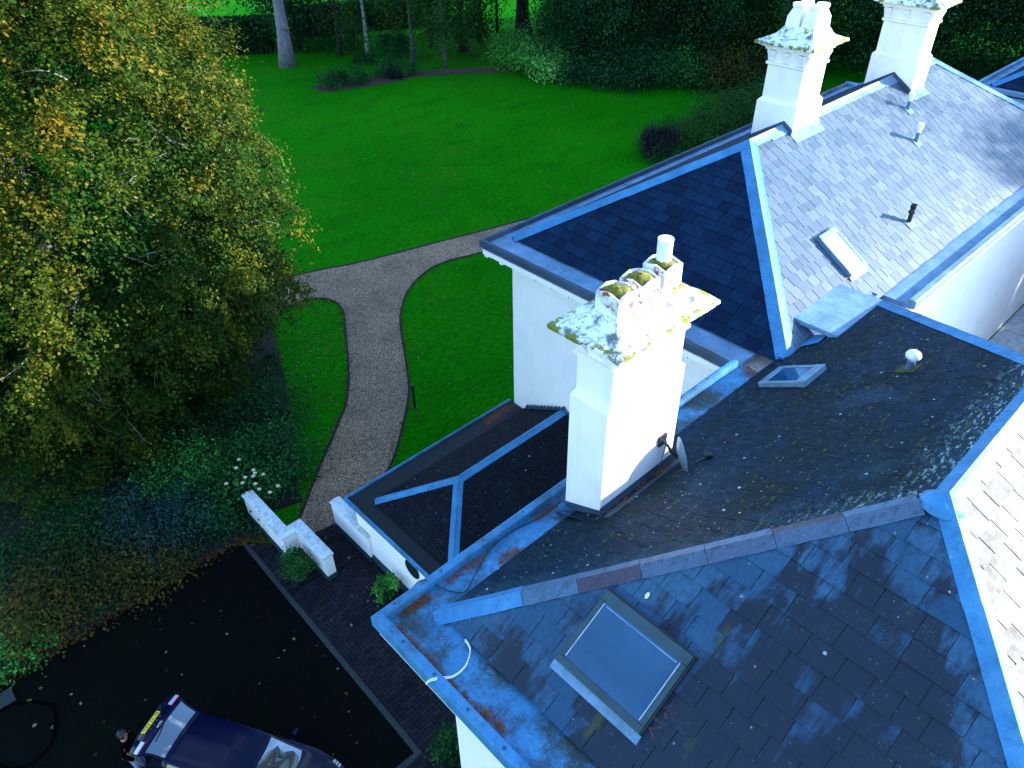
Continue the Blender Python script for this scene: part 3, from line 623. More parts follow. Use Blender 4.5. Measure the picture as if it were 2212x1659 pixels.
def squarepot(cx, cy, z, s, h, par, dome=True):
    mb = MB(); a = s/2; N = []
    def rg(k, zz, gable=0.): return [(cx+px*k, cy+py*k, zz+(gable if (i % 2) else 0)) for i, (px, py) in enumerate([(-a, -a), (0, -a), (a, -a), (a, 0), (a, a), (0, a), (-a, a), (-a, 0)])]
    mb.loft([rg(1., z), rg(.98, z+h*.72, h*.0), rg(.97, z+h*.80, h*.13), rg(.84, z+h*.80, h*.11), rg(.72, z+h*.6)])
    o = mb.build('chimney_pot', MT['pot'], par)
    if dome:
        d = MB(); g = random.Random(int(cx*77)); rgs = []
        for r, zz in ((.93, .72), (.82, .82), (.55, .91), (.22, .96), (.02, .97)):
            rgs.append([(cx+a*r*math.cos(t)*1.08+g.uniform(-.01, .01), cy+a*r*math.sin(t)*1.08+g.uniform(-.01, .01), z+h*zz+g.uniform(-.012, .012)) for t in (2*math.pi*k/16 for k in range(16))])
        d.loft(rgs); d.build('moss_cap', MT['moss'], par, smooth=True)
    return o
for x, dm in ((7.42, True), (7.93, True), (8.46, True)): squarepot(x, 5.80, 11.565+(.04 if x > 8.4 else 0), .43, .43, ch, dm)
cw = MB(); pf = []
for k in range(9): pf += [(.115, .34+k*.042), (.115, .34+k*.042+.02), (.100, .34+k*.042+.024), (.100, .34+k*.042+.038)]
cw.lathe((8.46, 5.80, 11.60), [(.10, .40)]+pf[6:-2]+[(.118, .73), (.118, .75), (.0, .765)], 24); cw.build('chimney_cowl', MT['whiteplastic'], ch, auto=40)
# flashing round the main chimney's foot
fl = MB(); zf = lambda y: ZE+(5.887-y)*T29
fl.add([(6.93, 5.38, zf(5.38)+.03), (8.91, 5.38, zf(5.38)+.03), (8.91, 5.20, zf(5.20)+.035), (6.93, 5.20, zf(5.2)+.035), (6.93, 5.41, zf(5.38)+.17), (8.91, 5.41, zf(5.38)+.17)], [(0, 1, 2, 3), (4, 5, 1, 0)])
fl.add([(6.955, 5.40, 7.75), (6.955, 6.2, 7.55), (6.955, 6.2, 7.70), (6.955, 5.40, 8.05), (6.70, 5.40, zf(5.4)+.035), (6.70, 6.2, 7.62)], [(0, 1, 2, 3), (0, 4, 5, 1)])
fl.each('chimney_flashing', MT['leaddark'], H)
# the two chimneys on the far ridge
c1 = chimney(19.3, 20.66, 9.64, 10.84, 9.5, 10.94, (.10, .08), 11.80, 12.38, .32, (19.62, 20.40, 9.80, 10.62), .34, (3, 3), 'nearer of the two white chimneys on the far ridge')
c2 = chimney(25.8, 26.75, 9.27, 10.78, 9.5, 10.98, (.06, .08), 11.88, 12.48, .34, (26.0, 26.55, 9.5, 10.55), .42, (2, 3), 'farther white chimney on the far ridge')
def octpot(cx, cy, z, par, s=.38, h=.54):
    mb = MB(); a = s/2
    def sq(k, zz): return [(cx+a*k*px, cy+a*k*py, zz) for px, py in [(-1, -.9), (-.9, -1), (.9, -1), (1, -.9), (1, .9), (.9, 1), (-.9, 1), (-1, .9)]]
    def oc(k, zz): return [(cx+a*k*math.cos(t), cy+a*k*math.sin(t), zz) for t in (R(-157.5-22.5+45*i+22.5) for i in range(8))]
    mb.loft([sq(1.04, z), sq(.98, z+h*.45), oc(.80, z+h*.72), oc(.72, z+h*.8), oc(.86, z+h*.86), oc(.86, z+h), oc(.6, z+h), oc(.55, z+h*.8)])
    mb.build('chimney_pot', MT['stucco'], par)
for x, y in ((19.82, 9.98), (20.22, 9.98), (19.82, 10.42), (20.22, 10.42)): octpot(x, y, 12.73, c1)
for x, y in ((26.15, 9.75), (26.4, 10.1), (26.15, 10.4)): octpot(x, y, 12.9, c2)
# stepped lead upstands where the ridge meets the chimneys
zr = lambda y: 10.353-abs(y-9.931)*T32
sf = MB()
for x, ya, yb in ((19.26, 9.62, 10.86), (25.76, 9.25, 10.8)):
    for p, q in ((ya, 9.931), (9.931, yb)):
        sf.add([(x, p, zr(p)+.02), (x, q, zr(q)+.02), (x, q, zr(q)+.17), (x, p, zr(p)+.17), (x+.035, p, zr(p)+.02), (x+.035, q, zr(q)+.02), (x+.035, q, zr(q)+.17), (x+.035, p, zr(p)+.17)], [(0, 3, 2, 1), (3, 7, 6, 2), (4, 5, 6, 7), (0, 4, 7, 3), (1, 2, 6, 5)])
sf.each('chimney_flashing', MT['leaddark'], H)
sf2 = MB()
for xa, xb, y in ((19.24, 20.75, 9.62), (25.74, 26.8, 9.25)):
    sf2.add([(xa, y-.22, zr(y-.22)+.045), (xb, y-.22, zr(y-.22)+.045), (xb, y, zr(y)+.05), (xa, y, zr(y)+.05), (xb, y+.01, zr(y)+.15), (xa, y+.01, zr(y)+.15)], [(0, 1, 2, 3), (3, 2, 4, 5)])
    sf2.add([(xa-.75, 9.70, zr(9.7)+.05), (xa, 9.70, zr(9.7)+.05), (xa, 9.931, 10.41), (xa-.75, 9.931, 10.41)], [(0, 1, 2, 3)])
sf2.each('chimney_flashing', MT['leadpale'], H)

# flat lead box in the valley
bx = MB(); bx.box(14.5, 16.66, 5.2, 6.34, 7.97, 8.085); lb = bx.build('lead_box_roof', MT['leadpale'], H)
mod = lb.modifiers.new('soft', 'BEVEL'); mod.width = .02; mod.segments = 2
ck = MB(); ck.box(14.66, 16.5, 5.36, 6.3, 7.5, 7.967); ck.build('box_cheek', MT['trim'], H)
def onF2(u, v, up=.04):
    n = nF2; r = Vector(ray(u, v)); o = Vector((0, 0, CAMZ)); p = Vector(a00); k = (p-o).dot(n)/r.dot(n); return o+r*k+n*up
vp = [onF2(*p, .05) for p in [(1612, 768), (1650, 752), (1676, 735), (1705, 722), (1745, 722), (1790, 726), (1770, 744), (1735, 752), (1700, 764), (1655, 771)]]
obj('valley_lead', vp, [tuple(range(len(vp)))[::-1]], MT['leadclean'], H)
vl = MB(); vl.sweep([(-.16, .0), (-.16, .02), (.0, -.03), (.16, .02), (.16, .0)], [(13.35, 5.76, 7.74), (17.4, 5.76, 7.74)]); vl.build('valley_lead', MT['leadclean'], H)

# roof windows ---------------------------------------------------------------
def panemat():
    t = T('roof_window_glass', .08); f = t.noise(1.3, 5, .6, t.map((1, .5, 1), (0, 0, R(30))), .6); g2 = t.noise(5, 6, .7)
    t.col(t.mix(t.rng(f, .35, .7), (.008, .045, .11), (.02, .085, .17))); t.rough(t.rng(g2, .45, .7, .03, .3)); t.spec(.8); return t.m  # streaky blue base colour paints a cloud reflection into the glass
MT['pane'] = panemat()
def rooflight(o, u, v, n, w, h, fm, label, bar=.085, hood=.16, strip=True, pm=None, stripm=None, extra_bars=False):
    o, u, v, n = map(Vector, (o, u, v, n)); fb = MB(); t = .13; z = .02
    fb.obox(o+n*z, u, v, n, w, hood*.75, t*.85); fb.obox(o+v*(h-hood)+n*z, u, v, n, w, hood, t)
    fb.obox(o+v*hood*.75+n*z, u, v, n, bar, h-hood*1.75, t*.92); fb.obox(o+v*hood*.75+u*(w-bar)+n*z, u, v, n, bar, h-hood*1.75, t*.92)
    f = fb.build('roof_window', fm, H); f['label'] = label
    md = f.modifiers.new('soft', 'BEVEL'); md.width = .01; md.segments = 2
    gp = MB(); gp.obox(o+u*bar+v*hood*.75+n*(z+.03), u, v, n, w-2*bar, h-hood*1.75, .068); gp.build('glass_pane', pm or MT['pane'], f)
    ln = MB(); s = .014
    ln.obox(o+u*(bar+.002)+v*(hood*.75+.02)+n*(z+.0985), u, v, n, s, h-hood*1.75-.04, .010); ln.obox(o+u*(w-bar-s-.002)+v*(hood*.75+.02)+n*(z+.0985), u, v, n, s, h-hood*1.75-.04, .010)
    ln.each('glazing_bead', MT['silver'] if strip else MT['framepale'], f)
    if extra_bars:
        MB().obox(o+u*(bar+.05)+v*(h-hood-.055)+n*(z+.0985), u, v, n, w-2*bar-.1, .022, .004).build('blind_rail', MT['leadpale'], f)  # pale bar laid on the pane just below the top frame
        MB().obox(o+u*(-.03)+v*(h+.004)+n*z, u, v, n, w+.07, .03, .10).build('top_flashing', MT['black'], f); MB().obox(o+u*(w+.004)+v*.02+n*z, u, v, n, .025, h-.02, .09).build('side_flashing', MT['black'], f)  # black strips along the top and right edges of the frame
    if strip:
        st = MB(); k = 24; st.loft([[o+u*(w+.06)*(i/k)-u*.03+v*a+n*(b+.006*math.sin(i*2.1)) for a, b in ((-.13, .034), (-.13, .04), (-.005, .06), (-.005, .05))] for i in range(k+1)])
        st.build('apron_flashing', stripm or MT['leadpale'], f)
    return f
uF1 = Vector((0, -1, 0)); vF1 = Vector((math.cos(R(29.18)), 0, math.sin(R(29.18))))
zF1 = lambda x: ZE+(x-3.975)*T29
rooflight((4.50, 4.02, zF1(4.5)), uF1, vF1, nF1, 1.47, 1.19, MT['frame'], 'large near roof window in a dark green frame', .085, .15, extra_bars=True)
uBr = Vector((1, 0, 0)); vBr = Vector((0, math.cos(R(32.09)), math.sin(R(32.09)))); zBr = lambda y: ZE+(y-5.62)*T32
rooflight((17.06, 6.28, zBr(6.28)), uBr, vBr, nBr, .80, 1.25, MT['framepale'], 'roof window glaring white in the sun', .07, .14, True, glass('bright_glass', (.5, .55, .6), .5, .25))  # pale base colour carries the sun glare on this pane
uF2 = Vector((-1, 0, 0)); vF2 = Vector((0, -math.cos(R(29.18)), math.sin(R(29.18))))
rooflight((12.77, 5.50, zf(5.50)), uF2, vF2, nF2, .82, 1.05, MT['framepale'], 'small roof window on the mossy slope', .07, .20, False)
# vents
def vent(name, base, h, r, mat, capm, kind):
    b = Vector(base); mb = MB()
    if kind == 'dome':
        mb.lathe(b-Vector((0, 0, .1)), [(r, 0), (r, h*.62), (r*1.12, h*.62+.01), (r*1.12, h*.8)], 20); o = mb.build(name, mat, H, auto=40)
        MB().lathe(b+Vector((0, 0, h*.62)), [(r*.7, 0), (r*1.9, .03), (r*2.1, .075), (r*1.8, .125), (r*1.0, .16), (0, .17)], 24).build('vent_cap', capm, o, smooth=True)
    elif kind == 'black':
        mb.lathe(b-Vector((0, 0, .1)), [(r, 0), (r, h*.72), (r*1.45, h*.74), (r*1.5, h*.82), (r*1.15, h*.88), (r*1.05, h*.95), (r*1.35, h*1.02), (r*1.35, h*1.16), (r*1.1, h*1.16), (r*1.0, h*1.0)], 20); o = mb.build(name, mat, H, auto=40)
        MB().lathe(b+Vector((0, 0, .01)), [(r*1.08, 0), (r*1.08, .05), (r, .05)], 20).build('vent_collar', capm, o)
    else:
        mb.lathe(b-Vector((0, 0, .1)), [(r, 0), (r, h*.7)], 18); o = mb.build(name, mat, H, auto=40)
        MB().lathe(b+Vector((0, 0, h*.55)), [(r*1.1, 0), (r*1.1, h*.25), (r*1.5, h*.27), (r*1.6, h*.42), (r*1.2, h*.47), (0, h*.48)], 20).build('vent_cap', capm, o, auto=40)
    fl_ = MB(); n = nF2 if base[1] < 4 else nBr; t = Vector((1, 0, 0)); s = n.cross(t)
    fl_.obox(b-t*.16-s*.18+n*.03, t, s, n, .32, .36, .012); fl_.build('vent_flashing', MT['leadpale'] if kind != 'dome' else MT['roofmoss'], o)
    return o
vent('vent_pipe', (12.7, 3.18, zf(3.18)), .42, .065, MT['greyplastic'], MT['whiteplastic'], 'dome')['label'] = 'white mushroom vent on the mossy slope'
vent('vent_pipe', (20.75, 6.5, zBr(6.5)), .56, .06, MT['black'], MT['whiteplastic'], 'black')['label'] = 'black soil pipe'
vent('vent_pipe', (24.05, 8.07, zBr(8.07)), .56, .06, MT['greyplastic'], MT['whiteplastic'], 'grey')
vent('vent_pipe', (25.04, 8.93, zBr(8.93)), .52, .06, MT['greyplastic'], MT['whiteplastic'], 'grey')

# rear wing beyond
RW = root('rear_wing', (42, 6, 0), 'further white house wing with dark slate roof at the right edge behind the far ridge', 'house')
def simple_block(P, x0, x1, y0, y1, seed):
    hs = (y1-y0)/2-.5; q0, q1 = (x0+.9, y1-.5, ZE), (x0+.9, y0+.5, ZE); ap = (x0+.9+hs, (y0+y1)/2, ZE+hs*T32); ap2 = (x1-.5-hs, (y0+y1)/2, ZE+hs*T32); q2, q3 = (x1-.5, y1-.5, ZE), (x1-.5, y0+.5, ZE)
    roof('front_slate_slope', [q0, q1, ap], MT['slateBh'], P, .4, .3, seed); roof('sunlit_slate_slope', [q1, q3, ap2, ap], MT['slateB'], P, .4, .3, seed+1); roof('back_slate_slope', [q2, q0, ap, ap2], MT['slateBh'], P, .4, .3, seed+2); roof('rear_slate_slope', [q3, q2, ap2], MT['slateB'], P, .4, .3, seed+3)
    nn = [uvn(q)[2] for q in ([q0, q1, ap], [q1, q3, ap2], [q2, q0, ap])]
    hip('lead_hip', q0, ap, nn[0], nn[2], MT['leadclean'], P, .2, .03); hip('lead_hip', q1, ap, nn[0], nn[1], MT['leadclean'], P, .2, .03); hip('lead_ridge', ap, ap2, nn[1], nn[2], MT['leadclean'], P, .2, .03)
    MB().prism([(x0, y0), (x1, y0), (x1, y1), (x0, y1)], 7.45, 7.60).build('gutter_bed', MT['leadpale'], P)
    MB().sweep([(-.12, -.2), (-.12, 0), (-.0, 0), (0, -.2)], [(x1, y0, 7.75), (x0, y0, 7.75), (x0, y1, 7.75), (x1, y1, 7.75)]).build('lead_gutter_edge', MT['leadpale'], P)
    MB().prism([(x0+.5, y0+.5), (x1-.5, y0+.5), (x1-.5, y1-.5), (x0+.5, y1-.5)], 0, 7.447).build('wall', MT['wall'], P)
simple_block(RW, 36.6, 54, 1.9, 10.8, 61)

SHADE_W = root('side_wing', (30, -2, 0), 'white house wing with slate roof just outside the right edge of the view', 'house')
simple_block(SHADE_W, 26.5, 38, -9.0, 2.4, 71)  # added off-view wing, its ridge set to shade the far block's wall

yd = sheet('yard_paving', [(17.85, -9), (41, -9), (41, 5.35), (17.85, 5.35)], .010, plain('pale_concrete', (.42, .45, .5), .85)); meta(yd, kind='structure')
# ---------------------------------------------------------------- annex
AX = root('annex', (10, 11, 0), 'low single-storey wing with a small dark slate hipped roof behind a flat gutter', 'annex')
ZA = 2.21; n0, n1, nA = (7.14, 13.31, ZA), (7.14, 10.01, ZA), (8.79, 11.66, ZA+1.65*math.tan(R(28)))
e0, e1, eA = (12.86, 13.31, ZA), (12.86, 10.01, ZA), (12.86, 11.66, nA[2])
roof('front_slate_slope', [n0, n1, nA], MT['slateX'], AX, .24, .16, 31, .008); roof('garden_slate_slope', [e0, n0, nA, eA], MT['slateX'], AX, .24, .16, 32, .008); roof('yard_slate_slope', [n1, e1, eA, nA], MT['slateX'], AX, .24, .16, 33, .008)
m0, m1, m2 = (uvn(q)[2] for q in ([n0, n1, nA], [e0, n0, nA], [n1, e1, eA]))
hip('lead_hip', n0, nA, m0, m1, MT['leadclean'], AX, .13, .025, 1.2, 34); hip('lead_hip', n1, nA, m0, m2, MT['leadclean'], AX, .13, .025, 1.2, 35); hip('lead_ridge', nA, eA, m1, m2, MT['leadclean'], AX, .13, .025, 1.2, 36)
MB().prism([(6.60, 6.6), (12.86, 6.6), (12.86, 14.0), (6.60, 14.0)], 2.03, 2.16).build('gutter_bed', MT['darkbed'], AX)
MB().sweep([(0, -.14), (0, 0), (.02, .015), (.05, .015), (.065, 0), (.065, -.14)], [(12.86, 14.03, 2.22), (6.57, 14.03, 2.22), (6.57, 6.6, 2.22)]).build('lead_gutter_edge', MT['lead'], AX, auto=40)
MB().prism([(6.78, 6.55), (12.86, 6.55), (12.86, 13.9), (6.78, 13.9)], 0.28, 2.027).build('wall', MT['wall'], AX)
MB().prism([(6.74, 6.55), (12.86, 6.55), (12.86, 13.94), (6.74, 13.94)], 0, .277).build('wall_plinth', MT['frame'], AX)
por = MB().lathe((6.785, 11.30, 1.42), [(.0, .0), (.30, .0), (.30, .022), (.0, .022)], 28, (-1, 0, 0)); por.build('porthole', MT['black'], AX)
MB().box(6.70, 6.777, 10.35, 10.62, .95, 1.3).build('meter_box', MT['greyplastic'], AX)
sw = MB(); zs = lambda y: ZA+(13.31-abs(y-11.66)-11.66)*math.tan(R(28))
for k in range(22):
    y = 13.30-k*.15; y2 = y-.15
    za, zb = zs(y), zs(y2); hi = max(za, zb)+.10
    if y > 11.66: pts = [(y, za+.03), (y2, zb+.03), (y2, zb+.19), (y2+.02, zb+.2), (y, za+.11)]
    else: pts = [(y, za+.03), (y2, zb+.03), (y2, zb+.11), (y-.02, za+.2), (y, za+.19)]
    sw.add([(12.855-.012*(k % 2), a, b) for a, b in pts], [(0, 1, 2, 3, 4)])
sw.each('stepped_flashing', MT['leaddark'], AX)

# garden walls ---------------------------------------------------------------
def gwall(name, pts, h, th, label, loc):
    r = root(name, (loc[0], loc[1], 0), label, 'wall'); P = [(x, y, 0) for x, y in pts]
    MB().sweep([(0, .22), (0, h), (-th, h), (-th, .22)], P).build('wall_face', MT['wall'], r)
    MB().sweep([(.02, 0), (.02, .217), (-th-.02, .217), (-th-.02, 0)], P).build('wall_plinth', MT['frame'], r)
    MB().sweep([(.04, h+.003), (.045, h+.05), (-th*.5, h+.085), (-th-.045, h+.05), (-th-.04, h+.003)], P).build('coping', MT['cop'], r, auto=30)
    return r
def copmat():
    t = T('lichened_coping', .8); f = t.noise(7, 7, .7); b = t.noise(1.5, 4)
    t.col(t.mix(t.rng(t.mth('ADD', t.mth('MULTIPLY', f, .7), t.mth('MULTIPLY', b, .4)),   .50, .75), (.62, .66, .68), (.22, .26, .28))); return t.m
MT['cop'] = copmat()
gwall('garden_wall', [(4.98, 17.4), (4.98, 15.05), (5.42, 15.05), (5.42, 13.58)][::-1], .92, .27, 'low white zigzag garden wall with lichened coping left of the path', (5.2, 15.2))
gwall('garden_wall', [(6.69, 15.2), (6.69, 13.3)][::-1], 1.05, .27, 'low white wall stub with pale coping against the annex corner', (6.8, 14.2))

# ================================================================ vegetation
def tree_thing(name, x, y, label, cat='tree', group=None): return root(name, (x, y, 0), label, cat, group)
def trunk(par, x, y, h, r, mat, g, limbs=5, base_flare=1.5, name='trunk', lean=.04, limb_z=(.5, .95), limbL=4.):
    mb = MB(); n = 8; lx, ly = g.normal()*lean, g.normal()*lean; pts = [(x+lx*h*t*t+g.normal()*r*.12, y+ly*h*t*t+g.normal()*r*.12, h*t-.1) for t in np.linspace(0, 1, n)]
    rad = [r*(base_flare if t == 0 else 1)*(1-.55*t) for t in np.linspace(0, 1, n)]; rad[1] = r*1.05
    mb.tube(pts, rad, 12)
    for k in range(limbs):
        t = g.uniform(*limb_z); i = min(n-2, int(t*(n-1))); p = Vector(pts[i]); a = g.uniform(0, 6.28)
        branch(mb, p, (math.cos(a), math.sin(a), .5), limbL*g.uniform(.6, 1), r*.35, g, 5, .03, .15)
    return mb.build(name, mat, par, smooth=True)
# the great lime tree on the left
g = np.random.default_rng(11); BT = (4.0, 26.6)
bt = tree_thing('lime_tree', *BT, 'huge broad tree in green and gold autumn leaf filling the left side', 'tree')
trunk(bt, *BT, 13, .55, MT['bark'], g, 9, limbL=6.)
def sprays(c, rad, ncl, per, g, low, shell, L=(.7, 1.5), w=.085):
    """drooping leaf sprays: every spray is a fan of leafy twigs hanging outwards from a limb end"""
    c, rad = np.array(c), np.array(rad); P = []; Tn = []; ph = g.uniform(0, 6.28, 6)
    for k in range(ncl):
        while True:
            d = g.normal(size=3); d /= np.linalg.norm(d)
            if d[2] > low: break
        az = math.atan2(d[1], d[0]); rr = (shell+(1-shell)*g.random()**.6)*(1+.09*math.sin(4*az+ph[0]+3*d[2])+.06*math.sin(9*az+ph[1]-7*d[2]))
        q = c+d*rad*rr; ct = g.normal()*.16+.06*math.sin(5*az+ph[2])
        for j in range(5):
            v = d*np.array([1, 1, .45])+g.normal(size=3)*.55; v[2] -= .1; v /= np.linalg.norm(v); l = g.uniform(*L); n = int(per*l/5); t = g.random(n)**.8
            x = q+v*(t*l)[:, None]+g.normal(size=(n, 3))*w*(.6+.7*t)[:, None]; x[:, 2] -= .42*l*t*t
            P.append(x); Tn.append(.36+ct+.28*(rr-.85)+.20*(t-.5)+g.normal(size=n)*.10)
    return np.concatenate(P), np.concatenate(Tn)
P, Tn = sprays((BT[0], BT[1], 8.4), (7.35, 7.35, 10.1), 2800, 260, g, -.88, .60, (.5, 1.2), .10)
k = P[:, 2] > .25; P, Tn = P[k], Tn[k]
k = ((P-np.array([0, 0, CAMZ]))**2).sum(1) > 90; P, Tn = P[k], Tn[k]
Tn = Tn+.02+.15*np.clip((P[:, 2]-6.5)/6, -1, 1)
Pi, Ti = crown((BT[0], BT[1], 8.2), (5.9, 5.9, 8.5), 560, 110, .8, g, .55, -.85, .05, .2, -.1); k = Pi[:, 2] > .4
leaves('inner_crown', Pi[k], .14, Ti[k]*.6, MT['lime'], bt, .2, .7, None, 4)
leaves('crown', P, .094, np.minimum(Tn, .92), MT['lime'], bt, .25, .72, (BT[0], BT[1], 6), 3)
tw = MB()
for k in range(60):
    a = g.uniform(-2.9, .2); z = g.uniform(2.5, 13); rr = 5.9*math.sqrt(max(.1, 1-((z-8.4)/10.2)**2)); d = Vector((math.cos(a), math.sin(a), .25))
    branch(tw, (BT[0]+d.x*rr, BT[1]+d.y*rr, z), d+Vector(g.normal(size=3))*.5, g.uniform(1.2, 2.4), g.uniform(.012, .028), g, 8, .06, .24)
tw.each('branch', MT['twig'], bt, smooth=True)

def shrub(name, x, y, r, h, mk, label, n=2500, size=.09, seed=0, cat='shrub', group=None, zc=.5, flat=.9, low=-.5, cr=.3, tb=0., aspect=.6):
    g = np.random.default_rng(100+seed); s = tree_thing(name, x, y, label, cat, group)
    ncl = max(6, n//70); P, Tn = crown((x, y, h*zc), (r, r, h*(1-zc)), ncl, 70, r*cr, g, .5, low, .2, .1, tb)
    k = P[:, 2] > .03; leaves('foliage', P[k], size, Tn[k], MT[mk], s, .4, aspect, (x, y, h*.3), seed)
    mb = MB()
    for k in range(5):
        a = g.uniform(0, 6.28); branch(mb, (x+.05*math.cos(a), y+.05*math.sin(a), 0), (math.cos(a)*.5, math.sin(a)*.5, 1), h*.8, max(.012, r*.03), g, 4, 0, .1)
    mb.build('stems', MT['barkdark'], s); return s
def bgtree(name, x, y, label, th, tr, bark_, cz, rad, ncl, per, cr, mk, size, seed, tb=0., low=-.95, droop=.5, group=None, stretch=(1, 1, 1), shell=.5, limbs=4, lift=0.):
    g = np.random.default_rng(300+seed); t = tree_thing(name, x, y, label, 'tree', group)
    trunk(t, x, y, th, tr, MT[bark_], g, limbs)
    if ncl:
        P, Tn = crown((x, y, cz), rad, ncl, per, cr, g, shell, low, .26, droop, tb, stretch); k = P[:, 2] > max(.05, lift)
        leaves('crown', P[k], size, Tn[k], MT[mk], t, .3, .6, (x, y, cz*.7), seed)
    return t
# beyond the lawn, left to right
bgtree('pine_tree', 32.2, 62.0, 'thick bare grey trunk with a sawn limb scar standing on the far lawn', 17, .50, 'barkgrey', 14.5, (5, 5, 4), 60, 120, .9, 'yew', .3, 1, lift=8.5)
sc = MB().lathe((32.15, 61.45, 3.1), [(.0, 0), (.26, 0), (.3, .12), (.22, .3), (0, .32)], 10, (.2, -.9, .35)); sc.build('limb_scar', MT['barkgrey'], bpy.data.objects['pine_tree'])
bgtree('slender_tree', 37.1, 61.5, 'slim dark trunk leaning slightly beside the thick grey trunk', 12, .16, 'barkdark', 10, (3, 3, 4), 60, 90, .6, 'birchleaf', .22, 2, lift=5)
bgtree('birch_tree', 38.6, 59.4, 'white barked birch with hanging foliage in front of the dark hedge', 12, .17, 'birch', 7.0, (2.8, 2.8, 5.6), 110, 90, .55, 'birchleaf', .17, 3, -.1, droop=1.0)
bgtree('slender_tree', 40.3, 55.2, 'slim pale trunk rising behind the long mulch bed', 11, .17, 'bark', 9, (3, 3, 5.5), 90, 90, .6, 'birchleaf', .18, 4, droop=1., lift=2.6)
bgtree('slender_tree', 44.0, 57.5, 'thin straight dark trunk between the pale trunk and the weeping tree', 10, .14, 'barkdark', 9, (3, 3, 5), 60, 90, .7, 'birchleaf', .2, 5, droop=.8, lift=3.2)
bgtree('sapling', 40.9, 51.7, 'young thin tree at the middle of the mulch bed', 7, .10, 'bark', 5.5, (2.2, 2.2, 3.8), 70, 80, .45, 'birchleaf', .16, 6, -.05, droop=.9, lift=1.4)
bgtree('weeping_tree', 45.6, 54.9, 'dark weeping tree with curtains of hanging twigs and two stems', 10, .34, 'barkdark', 6.6, (3.6, 3.6, 5.6), 170, 110, .55, 'birchleaf', .19, 7, -.16, droop=1.2, shell=.4, lift=.9)
bgtree('slender_tree', 48.6, 56.0, 'short dark trunk just right of the weeping tree', 9, .17, 'barkdark', 8, (3, 3, 4), 60, 90, .7, 'yew', .24, 8, lift=3.6)
bgtree('slender_tree', 51.8, 57.2, 'small dark trunk left of the broad flared trunk', 9, .13, 'barkdark', 8, (3, 3, 4), 50, 90, .7, 'yew', .24, 9, lift=3.4)
bgtree('broad_tree', 52.6, 54.6, 'broad dark trunk with flared foot at the edge of the evergreens', 13, .62, 'barkdark', 10, (6, 6, 6), 120, 120, 1., 'yew', .3, 10, lift=4)
bgtree('bushy_tree', 35.8, 66.5, 'bushy dark tree in the shade behind the thick grey trunk', 9, .3, 'barkdark', 5.2, (3, 3, 5), 100, 110, .7, 'yew', .26, 11, -.05)
EV = 'evergreens closing the far side of the lawn'
for i, (x, y, r, hh, lab, mk) in enumerate([
    (48.9, 43.6, 4.0, 14, 'dark evergreen at the left end of the evergreen mass, sweeping down to the lawn', 'yew'), (52.0, 39.6, 4.0, 15, 'tall dark evergreen in the middle of the lawn edge mass', 'yew'), (54.8, 36.2, 3.7, 13, 'dark evergreen at the right end of the lawn edge mass', 'yew'),
    (62, 52, 6, 16, 'tall dark evergreen behind the broad flared trunk', 'yew'), (64, 42.5, 6, 17, 'dark evergreen towering behind the middle of the lawn edge mass', 'yew'), (65, 34, 5, 20, 'dark evergreen behind the weeping birch', 'yew'),
    (66.0, 25, 5.5, 20, 'deep green tree seen just left of the nearer ridge chimney', 'shrub'), (67, 17, 5.5, 19, 'black green tree seen between the two ridge chimneys', 'yew'), (68, 8.5, 5.5, 21, 'blue green cedar to the right of the farther ridge chimney', 'blueleaf'), (70, -1, 5.5, 20, 'blue green cedar at the top right corner', 'blueleaf'), (62, 1.5, 3.6, 8, 'brownish green thicket tree above the rear wing roof', 'brownleaf')]):
    bgtree('evergreen_tree', x, y, lab, hh*.8, .3, 'barkdark', hh*.42, (r, r, hh*.58), 300, 150, r*.135, mk, .19, 20+i, -.02 if mk != 'brownleaf' else -.2, droop=.7, group=EV, shell=.6, limbs=3)
bgtree('evergreen_tree', 56.5, -11.0, 'tall slim evergreen standing beyond the right edge behind the wings', 15, .3, 'barkdark', 12.5, (2.6, 2.6, 6.0), 150, 110, .55, 'yew', .24, 41, group=EV)  # off-view tree, placed so its shadow falls on the far sunlit slope
for i, (x, y) in enumerate([(76, 34), (77, 26), (78, 18), (79, 10), (80, 2), (75, -7), (77, -14)]):  # extra hidden trees, added to block the low sun from the lawn
    bgtree('evergreen_tree', x, y, 'tall evergreen in the shelter belt hidden behind the front evergreens', 18, .35, 'barkdark', 12.5, (5.8, 5.8, 12), 300, 140, 1.1, 'yew', .40, 80+i, group=EV)
bgtree('weeping_birch', 58.2, 31.6, 'tall light green weeping birch behind the shrubs near the ridge chimney', 13, .24, 'birch', 7.5, (3.2, 3.2, 7), 160, 110, .5, 'birchleaf', .2, 40, -.02, droop=1.3, shell=.45)
def hedge(name, p, q, th, h, label, mk, n, seed, size=.24):
    g = np.random.default_rng(seed); p, q = np.array(p), np.array(q); d = q-p; L = np.linalg.norm(d); d /= L; nn = np.array([-d[1], d[0]])
    r = tree_thing(name, *((p+q)/2), label, 'hedge'); u = g.random(n)*L; side = g.random(n)
    w = np.where(side < .5, -th/2+g.normal(size=n)*.08, g.uniform(-th/2, th/2, n)); z = np.where(side < .5, g.random(n)*h, h+g.normal(size=n)*.09)
    P = np.c_[p[0]+d[0]*u+nn[0]*w, p[1]+d[1]*u+nn[1]*w, np.abs(z)]
    leaves('foliage', P, size, g.normal(size=n)*.16+.42, MT[mk], r, .4, .6, None, seed)
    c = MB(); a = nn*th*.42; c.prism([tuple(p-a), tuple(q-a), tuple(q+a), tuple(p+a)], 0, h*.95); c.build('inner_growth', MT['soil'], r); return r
hedge('clipped_hedge', (38.0, 70.5), (49.5, 66.0), 2.0, 2.3, 'long dark clipped hedge in front of the bright field', 'yew', 15000, 5)
